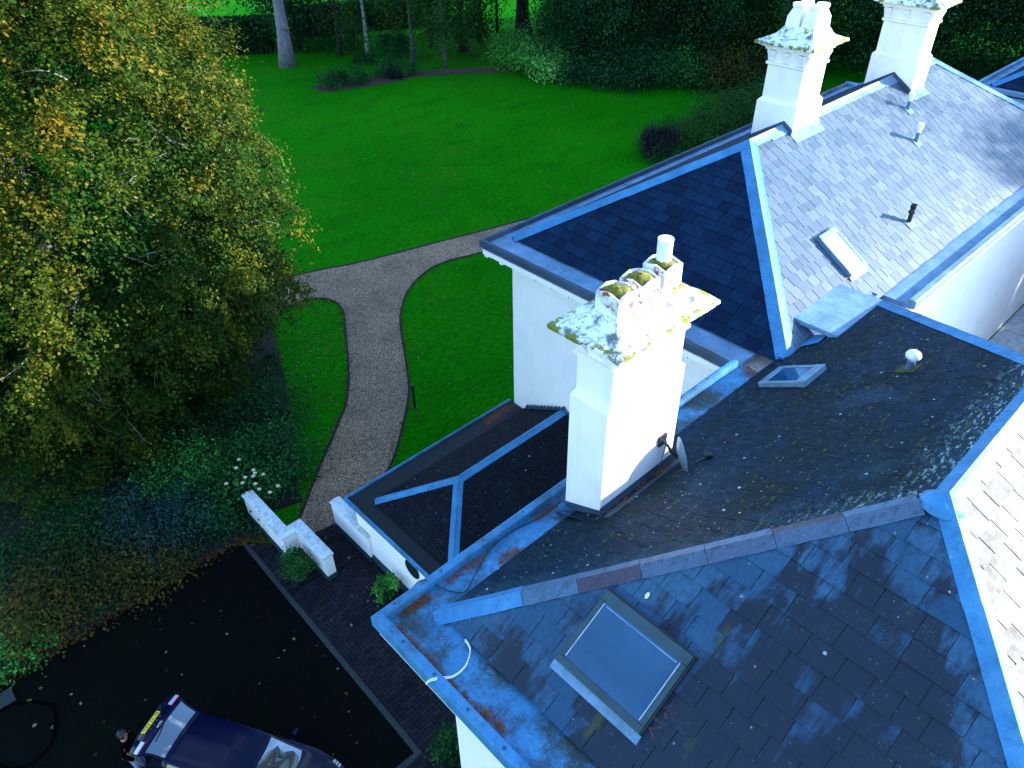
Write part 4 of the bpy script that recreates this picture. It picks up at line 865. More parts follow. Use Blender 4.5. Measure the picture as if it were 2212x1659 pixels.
hedge('clipped_hedge', (27.0, 73.0), (33.8, 67.4), 2.2, 2.6, 'dark clipped hedge block behind the thick grey trunk', 'yew', 12000, 6)
for i, (px, r, h, mk, lab, tb) in enumerate([
    ((720, 188), .9, 1.1, 'shrub', 'rounded green shrub at the left tip of the mulch bed', .0), ((765, 178), .95, 1.1, 'shrub', 'green shrub just right of the left tip of the mulch bed', .05),
    ((838, 163), .9, .9, 'shrub', 'low spreading green shrub near the middle of the mulch bed', .0), ((873, 160), .85, .8, 'shrub', 'low green shrub at the back edge of the mulch bed', .05), ((855, 168), .45, .5, 'purple', 'small purplish plant in the mulch bed', 0), ((787, 136), .7, .8, 'shrub', 'small dark shrub on the grass before the birch', -.05),
    ((740, 106), 1.7, 2.6, 'yew', 'dark upright bush at the foot of the hedge', 0), ((852, 126), 1.1, 2.4, 'shrub', 'bushy suckers growing on the lawn behind the mulch bed', -.1),
    ((1112, 144), 1.5, 2.7, 'bright', 'bright glossy shrub at the right end of the mulch bed', -.05), ((1160, 156), 1.6, 2.5, 'bright', 'lit green shrub beside the dark evergreens', .0), ((1188, 168), 1.3, 1.9, 'bright', 'pale variegated shrub spilling onto the lawn', .38),
    ((1262, 176), 1.6, 1.8, 'yew', 'low dark bush at the left foot of the evergreen mass', .1), ((1385, 182), 2.2, 3.0, 'yew', 'broad dark rhododendron at the foot of the evergreen mass', .1), ((1330, 184), 1.8, 2.3, 'yew', 'dark rhododendron left of the broad one', .06),
    ((1466, 178), 1.7, 2.4, 'bright', 'rounded mid green shrub right of the evergreen mass', -.2), ((1525, 186), 1.6, 2.2, 'shrub', 'dark green shrub between the rounded shrub and the chimney', 0), ((1585, 196), 1.9, 2.7, 'brownleaf', 'olive green shrub left of the nearer ridge chimney', -.2), ((1632, 212), 1.2, 1.4, 'shrub', 'small bluish green shrub at the foot of the chimney side', .1), ((1500, 150), 2.4, 4.6, 'shrub', 'tall loose evergreen shrub behind the rounded shrub', -.1),
    ((1640, 150), 2.6, 5., 'shrub', 'tall dark shrub partly hidden by the nearer ridge chimney', -.12)]):
    x, y = G(*px); shrub('shrub', x, y, r, h, mk, lab, int(1400+900*r*h), .15 if r > 1 else .12, 200+i, tb=tb)
# thicket right of the lawn by the house
x, y = G(1420, 336); shrub('clipped_bush', x, y, .95, 1.75, 'purple', 'dark purple clipped ball bush beside the far house corner', 12000, .085, 240, low=-.95, cr=.24)
x, y = G(1440, 352); shrub('shrub', x, y, .9, .8, 'shrub', 'dark green bush in front of the purple ball', 2200, .09, 241)
for i, (px, r, h, lab) in enumerate([((1500, 318), 1.7, 2.0, 'feathery shrub nearest the purple ball bush'), ((1560, 292), 1.9, 2.6, 'tallest feathery shrub by the far gutter'), ((1605, 268), 1.4, 1.9, 'feathery shrub touching the nearer ridge chimney')]):
    x, y = G(*px); shrub('feathery_shrub', x, y, r, h, 'birchleaf', lab, 8500, .13, 250+i, tb=-.08, cr=.22, aspect=.38)
# garden stakes on the far lawn
for i in range(6):
    x, y = G(568+9.5*i, 121-1.2*i); o = root('garden_stake', (x, y, 0), 'short dark wooden stake in a row on the far lawn behind the big tree', 'stake', 'row of short stakes on the far lawn'); MB().tube([(x, y, 0), (x, y, .5)], .035, 6).build('post', MT['barkdark'], o)
# bed under the lime tree
for i, (px, r, h, mk, lab, tb, n) in enumerate([
    ((585, 915), 1.15, 1.5, 'shrub', 'bluish dark shrub under the big tree beside the lawn strip', -.05, 4200), ((600, 1020), 1.05, 1.6, 'shrub', 'dense glossy green shrub behind the white roses', .06, 4200), ((410, 1050), 1.1, 1.5, 'bright', 'lit green shrub under the lower branches', -.15, 3600),
    ((345, 1160), 1.15, 1.7, 'blueleaf', 'dark spiky conifer bush at the middle of the bed', .15, 4500), ((455, 1120), .8, .9, 'shrub', 'small mid green shrub left of the zigzag wall', .05, 2400), ((240, 1240), 1.25, 1.2, 'brownleaf', 'olive green spreading shrub near the drive', -.18, 4200), ((105, 1345), .95, 1.3, 'brownleaf', 'russet brown shrub at the drive edge', .12, 3600),
    ((190, 1170), 1.1, 1.0, 'shrub', 'low blue green shrub deep in the bed', 0, 3000), ((60, 1240), 1.3, 1.2, 'shrub', 'dark leafy shrub at the left frame edge', -.05, 3200), ((330, 1245), .8, .8, 'brownleaf', 'yellow green low shrub next to the olive shrub', -.1, 2400), ((30, 1420), .8, .6, 'bright', 'low bright green plant at the left end of the bed', -.2, 1800)]):
    x, y = G(*px); shrub('bed_shrub', x, y, r, h, mk, lab, n, .085, 270+i, tb=tb, zc=.4)
x, y = G(548, 1058); rs = shrub('rose_bush', x, y, 1.0, 1.55, 'shrub', 'rose bush with open white roses over the end of the zigzag wall', 4200, .10, 290, tb=.08)
for px in [(125, 270), (100, 345), (255, 365), (268, 392), (253, 420), (343, 403), (180, 430), (157, 480), (272, 488), (475, 508), (10, 487), (307, 537), (403, 565)]:
    u, v = 486.6+.24*px[0], 929+.24*px[1]; q = Vector((*G(u, v, 1.62), 1.62)); b = MB(); gg = random.Random(px[0])
    for ly in range(2):
        for k in range(6):
            a = k*1.047+ly*.5; r_ = .05-.018*ly; d = Vector((math.cos(a), math.sin(a), 0)); t_ = Vector((-d.y, d.x, 0)); c = q+Vector((0, 0, .012*ly))
            b.add([c, c+d*r_+t_*.026+Vector((0, 0, .015)), c+d*r_*1.35+Vector((0, 0, .03)), c+d*r_-t_*.026+Vector((0, 0, .015))], [(0, 1, 2, 3)])
    b.build('flower', MT['petal'], rs)
# ivy ground cover and litter
g = np.random.default_rng(21)
def scatter_poly(poly, n, g):
    P = np.array([p[:2] for p in poly]); lo, hi = P.min(0), P.max(0); out = np.empty((0, 2))
    while len(out) < n:
        q = g.uniform(lo, hi, (n*2, 2)); ins = np.zeros(len(q), bool); j = len(P)-1
        for i in range(len(P)):
            c = ((P[i, 1] > q[:, 1]) != (P[j, 1] > q[:, 1])) & (q[:, 0] < (P[j, 0]-P[i, 0])*(q[:, 1]-P[i, 1])/(P[j, 1]-P[i, 1]+1e-12)+P[i, 0]); ins ^= c; j = i
        out = np.r_[out, q[ins]]
    return out[:n]
bedv = [(-6, 16.75), (-2.3, 16.6), (1.4, 16.75), (K0[0], 16.72), (5.4, 15.6), (5.35, 17.2)]+BED[7:12]+[(8, 25), (-8, 25)]
Q = scatter_poly(bedv, 30000, g)
cl_ = np.sin(Q[:, 0]*2.1+np.sin(Q[:, 1]*1.7))*np.cos(Q[:, 1]*2.3+Q[:, 0]*.7)+g.normal(size=len(Q))*.45
k = cl_ > -.15; Q = Q[k]; z = .05+.3*np.abs(g.normal(size=len(Q)))*(.4+.6*np.clip(cl_[k], 0, 1))
iv = leaves('ground_cover', np.c_[Q, z], .085, .4+.2*cl_[k], MT['ivy'], None, .8, .8, None, 22); meta(iv, kind='stuff')
L_ = []
def line_litter(a, b, n, wd, z=.03):
    a, b = np.array(a[:2]), np.array(b[:2]); d = b-a; nn = np.array([-d[1], d[0]])/np.linalg.norm(d); t = g.random(n); w = g.normal(size=n)*wd
    L_.append(np.c_[a+d*t[:, None]+nn*w[:, None], np.full(n, z)+g.random(n)*.03])
for a, b in zip(bedv[:4], bedv[1:5]): line_litter(a, b, int(110*np.hypot(b[0]-a[0], b[1]-a[1])), .11)
for e, dn_ in ((LE, 12), (RE, 9)):
    for a, b in zip(e[:-1], e[1:]): line_litter(a, b, int(dn_*np.hypot(b[0]-a[0], b[1]-a[1]))+1, .10, .035)
lt = np.c_[g.normal(33.0, 1.8, 500), g.normal(60.5, 1.6, 500), np.full(500, .03)]; L_.append(lt); L_.append(np.c_[g.uniform(33, 48, 500), g.uniform(51, 59, 500), np.full(500, .03)])
L_.append(np.c_[scatter_poly(bedv, 1000, g), np.full(1000, .06)+g.random(1000)*.1])
dr = [(-8, 16.4), (4.2, 16.4), (4.1, 8.2), (-8, 7.6)]; L_.append(np.c_[scatter_poly(dr, 110, g), np.full(110, .018)])
L_.append(np.c_[scatter_poly([(4.5, 16), (6.6, 14), (6.6, 9), (4.4, 8.4)], 25, g), np.full(25, .02)])
ls = [tuple(p[:2]) for p in LE[16:]]+[G(642, 1010), G(642, 930), G(625, 850), G(608, 760)]; L_.append(np.c_[scatter_poly(ls, 420, g), np.full(420, .03)])
lw = [G(*p) for p in [(700, 575), (1000, 500), (1350, 330), (1500, 200), (1100, 170), (680, 210)]]; L_.append(np.c_[scatter_poly(lw, 520, g), np.full(520, .03)])
L2 = [G(*p) for p in [(900, 850), (880, 700), (960, 580), (1100, 560), (1110, 850), (900, 960)]]; L_.append(np.c_[scatter_poly(L2, 110, g), np.full(110, .03)])
LL = np.concatenate(L_); n = len(LL)
fl_o = leaves('fallen_leaves', LL, .075, np.clip(g.random(n)*1.0, 0, 1)*np.where(np.arange(n) > n-1185, 1., .75)+np.where(np.arange(n) > n-1185, .25, 0), MT['litter'], None, 2.5, .75, None, 33); meta(fl_o, kind='stuff')
# pine needles and moss caught on the roof
def needles(name, segs, mat, seed):
    g = np.random.default_rng(seed); mb = MB()
    for (a, b, n, w, z) in segs:
        a, b = np.array(a), np.array(b)
        for _ in range(n):
            p = a+(b-a)*g.random()+g.normal(size=2)*w; t = g.uniform(0, 3.14); d = Vector((math.cos(t), math.sin(t), g.normal()*.15))*g.uniform(.04, .09); s = Vector((-d.y, d.x, 0)).normalized()*.0035; c = Vector((p[0], p[1], z+g.random()*.03))
            mb.add([c-d-s, c-d+s, c+d+s, c+d-s], [(0, 1, 2, 3)])
    o = mb.build(name, mat); return meta(o, kind='stuff')
MT['needle'] = plain('pine_needle', (.17, .045, .012), .8, 0, .5, 30)
needles('pine_needles', [((3.33, 6.2), (3.33, 4.2), 200, .022, 7.607), ((3.42, 4.35), (3.36, 3.9), 60, .03, 7.607), ((3.55, 6.33), (4.0, 6.33), 90, .04, 7.607), ((4.3, 6.33), (5.2, 6.33), 90, .04, 7.607), ((5.3, 6.05), (5.7, 6.0), 80, .05, 7.607), ((3.33, 3.6), (3.4, 1), 60, .04, 7.607), ((6.3, 6.3), (7.2, 6.3), 50, .05, 7.607), ((12.5, 6.0), (12.8, 6.2), 120, .10, 7.612), ((7.0, 5.28), (8.8, 5.3), 150, .04, 7.99), ((4.45, 2.42), (5.4, 2.46), 14, .03, 8.2), ((11.5, 13.7), (12.7, 13.8), 300, .09, 2.165)], MT['needle'], 41)
mb = MB(); gg = random.Random(9); uu, vv_, nn_ = Vector((-1, 0, 0)), vF2, nF2
for _ in range(800):
    x = gg.uniform(4.5, 17.0); s = gg.randint(0, 24)*.215-.045; y = 5.887-s*math.cos(R(29.18))
    if not (3.975+(5.887-y)+.4 < x < 17.3-(5.887-y)-.3): continue
    if gg.random() > .35+.05*(x-4): continue
    c = Vector((x, y, ZE+s*math.sin(R(29.18))))+nn_*.03; L = gg.uniform(.02, .075); w = gg.uniform(.012, .032); h = gg.uniform(.01, .028); rg = []
    for k in range(8):
        a = k*.785; q = gg.uniform(.7, 1.2); rg.append(c+uu*L*q*math.cos(a)+vv_*w*q*math.sin(a))
    b = len(mb.v); mb.v += [tuple(p) for p in rg]+[tuple(c+nn_*h+uu*gg.uniform(-.3, .3)*L)]
    for k in range(8): mb.f.append((b+k, b+(k+1) % 8, b+8))
mo = mb.build('roof_moss', MT['roofmoss'], None, smooth=True); meta(mo, kind='stuff')

# ================================================================ small things
bo = root('bollard_light', (*G(896, 879), 0), 'slim black bollard light standing on the grass beside the gravel path', 'bollard'); x, y = G(896, 879)
MB().lathe((x, y, 0), [(.10, 0), (.10, .015), (.05, .02), (.048, .86), (.0, .865)], 14).build('post', MT['black'], bo, auto=40)
MB().lathe((x, y, .866), [(.05, 0), (.05, .12), (.058, .125), (.056, .15), (0, .165)], 14).build('lamp_head', MT['black'], bo, auto=40)
x, y = G(648, 1246); tp = shrub('potted_topiary', x, y, .40, .90, 'shrub', 'clipped bush with a fuzzy skirt in a stone pot by the zigzag wall', 3200, .05, 295, low=-.6, cr=.2, zc=.62, tb=.15)
MB().lathe((x, y, 0), [(.16, 0), (.2, .03), (.24, .3), (.28, .33), (.28, .37), (.22, .37)], 18).build('pot', MT['kerb'], tp, auto=40)
x, y = G(838, 1292); shrub('potted_shrub', x, y, .26, .85, 'bright', 'small yellow green shrub against the annex wall', 900, .07, 296, tb=-.12, cr=.3)
x, y = G(972, 1632); shrub('wall_shrub', x, y, .30, .9, 'shrub', 'dark green shrub beside the corner of the bay at the bottom', 1200, .08, 297, tb=-.1)
# hose loop on the drive
hp = spline([(*G(u, v), .03) for u, v in [(-40, 1640), (-30, 1585), (5, 1535), (60, 1518), (108, 1524), (122, 1555), (112, 1605), (75, 1645), (30, 1662), (-10, 1655), (-40, 1720)]], 10)
_h = T('black_rubber', .95); _h.col((.0012, .0012, .0014)); _h.spec(.01); MT['hose'] = _h.m
ho = MB().tube(hp, .026, 8).build('hose', MT['hose'], None, smooth=True); meta(ho, 'loop of black hose lying on the dark drive at the bottom left', 'hose')
# cables in the gutters
wp = spline([(*G(u, v, z), z) for u, v, z in [(920, 1478, 7.72), (930, 1471, 7.785), (950, 1467, 7.74), (980, 1462, 7.63), (1005, 1440, 7.62), (1015, 1410, 7.62), (1012, 1395, 7.64), (1004, 1384, 7.67)]], 8)
for dz, nm, lab in ((0, 'white_cable', 'pair of white cables curving across the near lead gutter'),):
    m_ = MB(); m_.tube(wp, .009, 8); m_.tube([p+np.array([.02, .016, .0]) for p in wp], .009, 8); meta(m_.build(nm, MT['whiteplastic'], None, smooth=True), lab, 'cable')
bp_ = spline([(*G(u, v, z), z) for u, v, z in [(893, 1268, 7.3), (905, 1256, 7.70), (918, 1253, 7.79), (935, 1262, 7.66), (970, 1276, 7.62), (1000, 1280, 7.64), (1012, 1268, 7.65), (1030, 1235, 7.63), (1052, 1195, 7.62), (1080, 1165, 7.62), (1120, 1140, 7.62), (1170, 1115, 7.62), (1212, 1082, 7.62)]], 8)
meta(MB().tube(bp_, .009, 6).build('black_cable', MT['black'], None, smooth=True), 'thin black cable snaking along the gutter beside the mossy slope', 'cable')
# pale leaf stuck on the near slates
p1 = Vector((5.62, 3.35, zF1(5.62)))+nF1*.045; r_ = Vector(ray(1400, 1288)); o_ = Vector((0, 0, CAMZ)); p1 = o_+r_*((Vector(a00)-o_).dot(nF1)/r_.dot(nF1))+nF1*.045
lf = MB().add([p1+vF1*.055, p1+uF1*.03+vF1*.02+nF1*.01, p1+uF1*.028-vF1*.03, p1-vF1*.06+nF1*.008, p1-uF1*.03-vF1*.02, p1-uF1*.026+vF1*.03+nF1*.008], [(0, 1, 2, 3, 4, 5)])
meta(lf.build('pale_leaf', MT['petal'], None), 'single white leaf stuck on the near slates above the big roof window', 'leaf')
# satellite dish on the main chimney
sdh = root('satellite_dish', (8.62, 5.41, 8.6), 'grey satellite dish on a bracket low on the sunlit side of the main chimney', 'satellite dish')
c = Vector((8.62, 5.12, 8.40)); ax = Vector((.78, -.60, .20)).normalized(); aa = ax.cross(Vector((0, 0, 1))).normalized(); b2_ = aa.cross(ax)
rg = []
for side in (0, 1):
    for k in (range(7) if side == 0 else range(6, -1, -1)):
        t = k/6*.32+.004; d_ = .08*(k/6)**2+(0 if side == 0 else .008); rg.append([c+ax*d_+aa*t*.92*math.cos(q)+b2_*t*1.08*math.sin(q) for q in (2*math.pi*i/28 for i in range(28))])
MB().loft(rg).build('reflector', MT['dish'], sdh, auto=60)
MB().tube([(8.50, 5.40, 8.66), (8.50, 5.28, 8.62), (8.52, 5.20, 8.50), (8.60, 5.13, 8.40)], [.028, .026, .026, .03], 8).build('bracket', MT['black'], sdh)
bm_ = MB(); bm_.obox((8.40, 5.38, 8.56), (1, 0, 0), (0, 0, 1), (0, 1, 0), .2, .22, .04); bm_.build('wall_plate', MT['black'], sdh)
fe = c+ax*.50-b2_*.16
MB().tube([c-b2_*.30+ax*.07, fe-b2_*.03, fe+b2_*.02], .018, 8).build('feed_arm', MT['black'], sdh)
fm = MB(); fm.lathe(fe+b2_*.02, [(.0, -.06), (.045, -.06), (.05, .03), (.03, .05), (0, .05)], 14, -ax); fm.obox(fe-aa*.035-b2_*.09+ax*.0, aa, b2_, ax, .07, .11, .09); fm.build('feed_horn', MT['black'], sdh, auto=40)
MB().tube(spline([fe-b2_*.08+ax*.06, fe-b2_*.22+ax*.02, fe-b2_*.24-ax*.15, c-b2_*.30+ax*.2], 6), .009, 6).build('feed_cable', MT['whiteplastic'], sdh)
MB().tube(spline([(8.60, 5.37, 8.6), (8.57, 5.39, 8.3), (8.5, 5.40, 7.98)], 5), .008, 6).build('wall_cable', MT['greyplastic'], sdh)

# ================================================================ car and driver
hx, hy = .487, -.873; ln_ = math.hypot(hx, hy); hx, hy = hx/ln_, hy/ln_
CAR = root('parked_car', (.16-.19*.873, 12.02-.19*.487, 0), 'dark blue hatchback on the dark drive with its tailgate lifted open', 'car', None, math.atan2(hy, hx))
def lobj(mb, name, mat, parent, smooth=False, auto=None):
    me = bpy.data.meshes.new(name); me.from_pydata([tuple(v) for v in mb.v], [], mb.f); me.validate(); me.update(); return link(name, me, mat, parent, smooth, auto)
CS = [.02, .06, .14, .45, .86, 1.3, 2.0, 2.70, 3.05, 3.50, 3.9, 4.22, 4.40, 4.46]
#        centre z, roof edge (y, z), belt (y, z), flank (y, z), sill (y, z)
CP = [(.52, .52, .51, .66, .49, .72, .42, .66, .30), (.66, .58, .65, .74, .62, .80, .55, .74, .26), (.72, .60, .71, .79, .72, .86, .60, .80, .22), (.95, .59, .95, .81, .95, .885, .62, .83, .2), (1.46, .56, 1.42, .82, .96, .895, .62, .85, .2), (1.475, .56, 1.435, .84, .95, .90, .62, .86, .2),
      (1.485, .57, 1.445, .85, .94, .90, .62, .86, .2), (1.455, .57, 1.415, .85, .935, .90, .62, .86, .2), (1.26, .61, 1.225, .85, .93, .90, .62, .86, .2), (1.0, .66, .985, .84, .91, .90, .60, .86, .2), (.93, .66, .91, .82, .82, .89, .56, .85, .2), (.82, .60, .79, .76, .70, .84, .50, .80, .22), (.68, .50, .66, .64, .56, .70, .44, .68, .25), (.56, .42, .54, .54, .48, .58, .40, .56, .30)]
def cr1(T, V, t):
    i = int(np.clip(np.searchsorted(T, t)-1, 0, len(T)-2)); h = T[i+1]-T[i]; u = (t-T[i])/h
    def sl_(k): return (V[k+1]-V[k])/(T[k+1]-T[k])
    def tan(k):
        if k == 0: return sl_(0)
        if k == len(T)-1: return sl_(k-1)
        a, b = sl_(k-1), sl_(k); return np.where(a*b > 0, 2*a*b/(a+b+1e-9*np.sign(a+b+1e-12)), 0)
    return (2*u**3-3*u*u+1)*V[i]+(u**3-2*u*u+u)*h*tan(i)+(-2*u**3+3*u*u)*V[i+1]+(u**3-u*u)*h*tan(i+1)
CSa, CPa = np.array(CS), np.array(CP)
def carpt(s_, t, off=0.):                            # t: 0 centre line .. 1 roof edge .. 2 belt .. 3 flank .. 4 sill, sign gives the side
    sg = -1 if t < 0 else 1; t = abs(t); p = cr1(CSa, CPa, s_)
    prof = np.array([(0, p[0]), (p[1], p[2]), (p[3], p[4]), (p[5], p[6]), (p[7], p[8])]); q = cr1(np.array([0, 1, 2, 3, 4.]), prof, min(t, 4)) if t > 1e-6 else prof[0]
    return np.array([s_, sg*q[0], q[1]])
def carpatch(s0, s1, t0, t1, ns, nt, off, sside=None):
    mb = MB(); rows = []
    for i in range(ns+1):
        row = []
        for j in range(nt+1):
            a, b = i/ns, j/nt; sA = s0(b) if callable(s0) else s0; sB = s1(b) if callable(s1) else s1; ss = sA+(sB-sA)*a; tt = t0+(t1-t0)*b
            p = carpt(ss, tt); e = 1e-3; du = carpt(min(4.46, ss+e), tt)-carpt(max(.02, ss-e), tt); dv = carpt(ss, tt+e)-carpt(ss, tt-e); n = np.cross(dv, du); n /= np.linalg.norm(n)+1e-9
            if n[2] < -.2 or (n[1]*np.sign(p[1] if abs(p[1]) > .05 else 1) < -.3): n = -n
            row.append(p+n*off)
        rows.append(row)
    return mb.loft(rows, cap=False, closed=False)
paint = T('blue_car_paint', .25); paint.col((.0006, .0022, .020)); paint.p.inputs['Coat Weight'].default_value = .12; paint.p.inputs['Coat Roughness'].default_value = .03; paint.spec(.12)
MT['paint'] = paint.m; MT['red'] = plain('red_lens', (.55, .01, .07), .2, 0, .1); MT['lens'] = plain('clear_lens', (.55, .6, .65), .12, .3, .1); MT['tyre'] = plain('tyre', (.01, .01, .011), .8); MT['yellow'] = plain('plate_yellow', (.80, .56, .01), .4, 0, .05); MT['rubber'] = plain('black_trim', (.004, .005, .007), .35)
rings = []
ss = sorted(set(np.round(np.concatenate([np.linspace(.02, 4.46, 52), CSa]), 4)))
tt = np.concatenate([np.linspace(-4, 4, 49)])
for s1 in ss: rings.append([carpt(s1, t) for t in tt])
lobj(MB().loft(rings, cap=True, closed=True), 'body', MT['paint'], CAR, auto=55)
lobj(carpatch(.16, .82, -.92, .92, 8, 12, .006), 'boot_opening', MT['rubber'], CAR, smooth=True)  # black patch over the body, standing in for the boot's shaded inside
lobj(carpatch(lambda b: 2.74+.05*(1-(2*b-1)**2), lambda b: 3.36+.10*(1-(2*b-1)**2), -.93, .93, 8, 14, .008), 'windscreen', MT['carglass'], CAR, smooth=True)
lobj(carpatch(2.70, 3.56, -1.03, -.955, 8, 2, .010), 'windscreen_surround', MT['rubber'], CAR); lobj(carpatch(2.70, 3.56, .955, 1.03, 8, 2, .010), 'windscreen_surround', MT['rubber'], CAR); lobj(carpatch(3.47, 3.60, -.95, .95, 2, 12, .009), 'scuttle', MT['rubber'], CAR)
for sg in (-1, 1):
    for a, b in ((.95, 1.55), (1.62, 2.35), (2.42, 2.98)): lobj(carpatch(a, b, sg*1.12, sg*1.9, 6, 4, .008), 'side_window', MT['darkglass'], CAR, smooth=True)
    hl = lobj(carpatch(4.02, 4.33, sg*1.0, sg*1.75, 5, 5, .010), 'headlight', MT['rubber'], CAR, smooth=True)
    for a in (4.06, 4.12, 4.18): lobj(carpatch(a, a+.035, sg*1.15, sg*1.6, 1, 3, .018), 'lamp_bar', MT['lens'], hl)
    mi = MB(); c0 = carpt(2.98, sg*1.95); rgm = []
    for k in range(7):
        f = k/6; r_ = (.02, .07, .085, .085, .075, .055, .02)[k]; rgm.append([(3.0+math.cos(q)*r_*.75, c0[1]+sg*(.02+f*.23), 1.0+math.sin(q)*r_*.95) for q in (2*math.pi*i/10 for i in range(10))])
    lobj(mi.loft(rgm), 'wing_mirror', MT['paint'], CAR, smooth=True)
    for sx in (.72, 3.62):
        w = lobj(MB().lathe((sx, sg*.74, .31), [(.0, 0), (.29, 0), (.315, .03), (.315, .15), (.28, .175), (.22, .16)], 24, (0, sg, 0)), 'wheel', MT['tyre'], CAR, auto=40)
        lobj(MB().lathe((sx, sg*.74, .31), [(.0, .15), (.06, .165), (.2, .14), (.22, .162), (.0, .16)], 20, (0, sg, 0)), 'rim', MT['silver'], w, auto=30)
for sg in (-1, 1):
    for a in (1.585, 2.385): lobj(carpatch(a-.006, a+.006, sg*1.95, sg*3.7, 1, 10, .004), 'door_seam', MT['rubber'], CAR)
# tailgate, hinged at the roof edge and standing open above the boot
TS = np.array([0, .1, .3, .44, .52, .62, .76, .90, 1.]); TQ = np.array([(.93, 1.482, .55), (.84, 1.505, .57), (.62, 1.575, .60), (.47, 1.625, .64), (.40, 1.645, .68), (.30, 1.645, .71), (.16, 1.605, .70), (.04, 1.55, .63), (-.03, 1.49, .54)])
def tg(u, v, off=0.):
    p = cr1(TS, TQ, u); e = 1e-3; P_ = lambda a, b: (lambda q: np.array([q[0], q[2]*b, q[1]-.055*b*b]))(cr1(TS, TQ, np.clip(a, 0, 1)))
    n = np.cross(P_(u+e, v)-P_(u-e, v), P_(u, v+e)-P_(u, v-e)); n /= np.linalg.norm(n); n = n if n[2] > 0 else -n
    return P_(u, v)+n*off
def tgpatch(u0, u1, v0, v1, nu, nv, off, thick=0.):
    rows = [[tg(u0+(u1-u0)*i/nu, v0+(v1-v0)*j/nv, off) for j in range(nv+1)] for i in range(nu+1)]
    if thick: rows = [r+[tg(u0+(u1-u0)*i/nu, v0+(v1-v0)*j/nv, off-thick) for j in range(nv, -1, -1)] for i, r in enumerate(rows)]
    return MB().loft(rows, cap=bool(thick), closed=bool(thick))
TG = lobj(tgpatch(0, 1, -1, 1, 26, 16, 0, .06), 'tailgate', MT['paint'], CAR, auto=45)
lobj(tgpatch(.10, .46, -.93, .93, 8, 14, .006), 'rear_window', MT['carglass'], TG, smooth=True)
for sg in (-1, 1):
    lobj(tgpatch(.60, .69, sg*.62, sg*.985, 3, 5, .010), 'tail_light', MT['lens'], TG, smooth=True); lobj(tgpatch(.575, .60, sg*.60, sg*.99, 2, 5, .012), 'red_strip', MT['red'], TG, smooth=True)
    lobj(tgpatch(.935, .95, sg*.45, sg*.75, 1, 4, .006), 'reflector_strip', MT['framepale'], TG)
    lobj(MB().tube([(.62, sg*.56, 1.16), (.52, sg*.585, 1.50)], .011, 6), 'gas_strut', MT['rubber'], CAR)
lobj(MB().tube([tg(.47, .06, .02), tg(.42, -.25, .025), tg(.40, -.55, .022)], .012, 6), 'rear_wiper', MT['rubber'], TG)
for v in (-.22, -.07, .07, .22): lobj(tgpatch(.655, .675, v-.015, v+.015, 1, 1, .006), 'plate_lamp', MT['framepale'], TG)
pn = tg(.775, -.03); u_ = np.array([0, -1., 0]); v_ = tg(.72, 0)-tg(.83, 0); v_ /= np.linalg.norm(v_); n_ = np.cross(u_, v_); n_ = -n_ if n_[2] < 0 else n_
PLM = Matrix(((u_[0], v_[0], n_[0], 0), (u_[1], v_[1], n_[1], 0), (u_[2], v_[2], n_[2], 0), (0, 0, 0, 1)))
c0 = pn+n_*.022
pm_ = MB().obox(Vector(c0)-Vector(u_)*.26-Vector(v_)*.0565-Vector(n_)*.012, u_, v_, n_, .52, .113, .02); plate = lobj(pm_, 'number_plate', MT['yellow'], TG)
cu = bpy.data.curves.new('lettering', 'FONT'); cu.body = 'BC23 EZD'; cu.size = .118; cu.align_x = 'CENTER'; cu.align_y = 'CENTER'; cu.extrude = .001; cu.offset = .0016
to = bpy.data.objects.new('tmp', cu); C.objects.link(to); bpy.context.view_layer.update()
tm = bpy.data.meshes.new_from_object(to.evaluated_get(bpy.context.evaluated_depsgraph_get())); bpy.data.objects.remove(to)
co = [v.co.x for v in tm.vertices]; kx = .47/(max(co)-min(co)); PL = Matrix.Translation(Vector(c0)+Vector(n_)*.0095) @ PLM @ Matrix.Diagonal((kx, .92, 1, 1)); tm.transform(PL); tm.name = 'lettering'; tm.materials.clear(); link('lettering', tm, MT['black'], TG)
# oval badge
bc = tg(.545, -.01)+n_*.016; bd = MB(); e2 = []
for k in range(24):
    q = 2*math.pi*k/24; e2.append(Vector(bc)+Vector(u_)*.085*math.cos(q)+Vector(v_)*.036*math.sin(q))
bd.loft([[p-Vector(n_)*.02 for p in e2], e2, [Vector(bc)+(p-Vector(bc))*.8 for p in e2]], cap=False); badge = lobj(bd, 'oval_badge', MT['silver'], TG, auto=40)
lobj(MB().add([Vector(bc)+(p-Vector(bc))*.8-Vector(n_)*.002 for p in e2], [tuple(range(24))]), 'badge_face', MT['paint'], TG)
sc_ = spline([Vector(bc)+Vector(u_)*a+Vector(v_)*b+Vector(n_)*.003 for a, b in ((-.055, -.002), (-.042, .014), (-.030, -.010), (-.012, .010), (-.004, -.008), (.012, .008), (.022, -.008), (.036, .010), (.054, .0))], 5)
lobj(MB().tube(sc_, .0035, 5), 'badge_script', MT['silver'], TG)

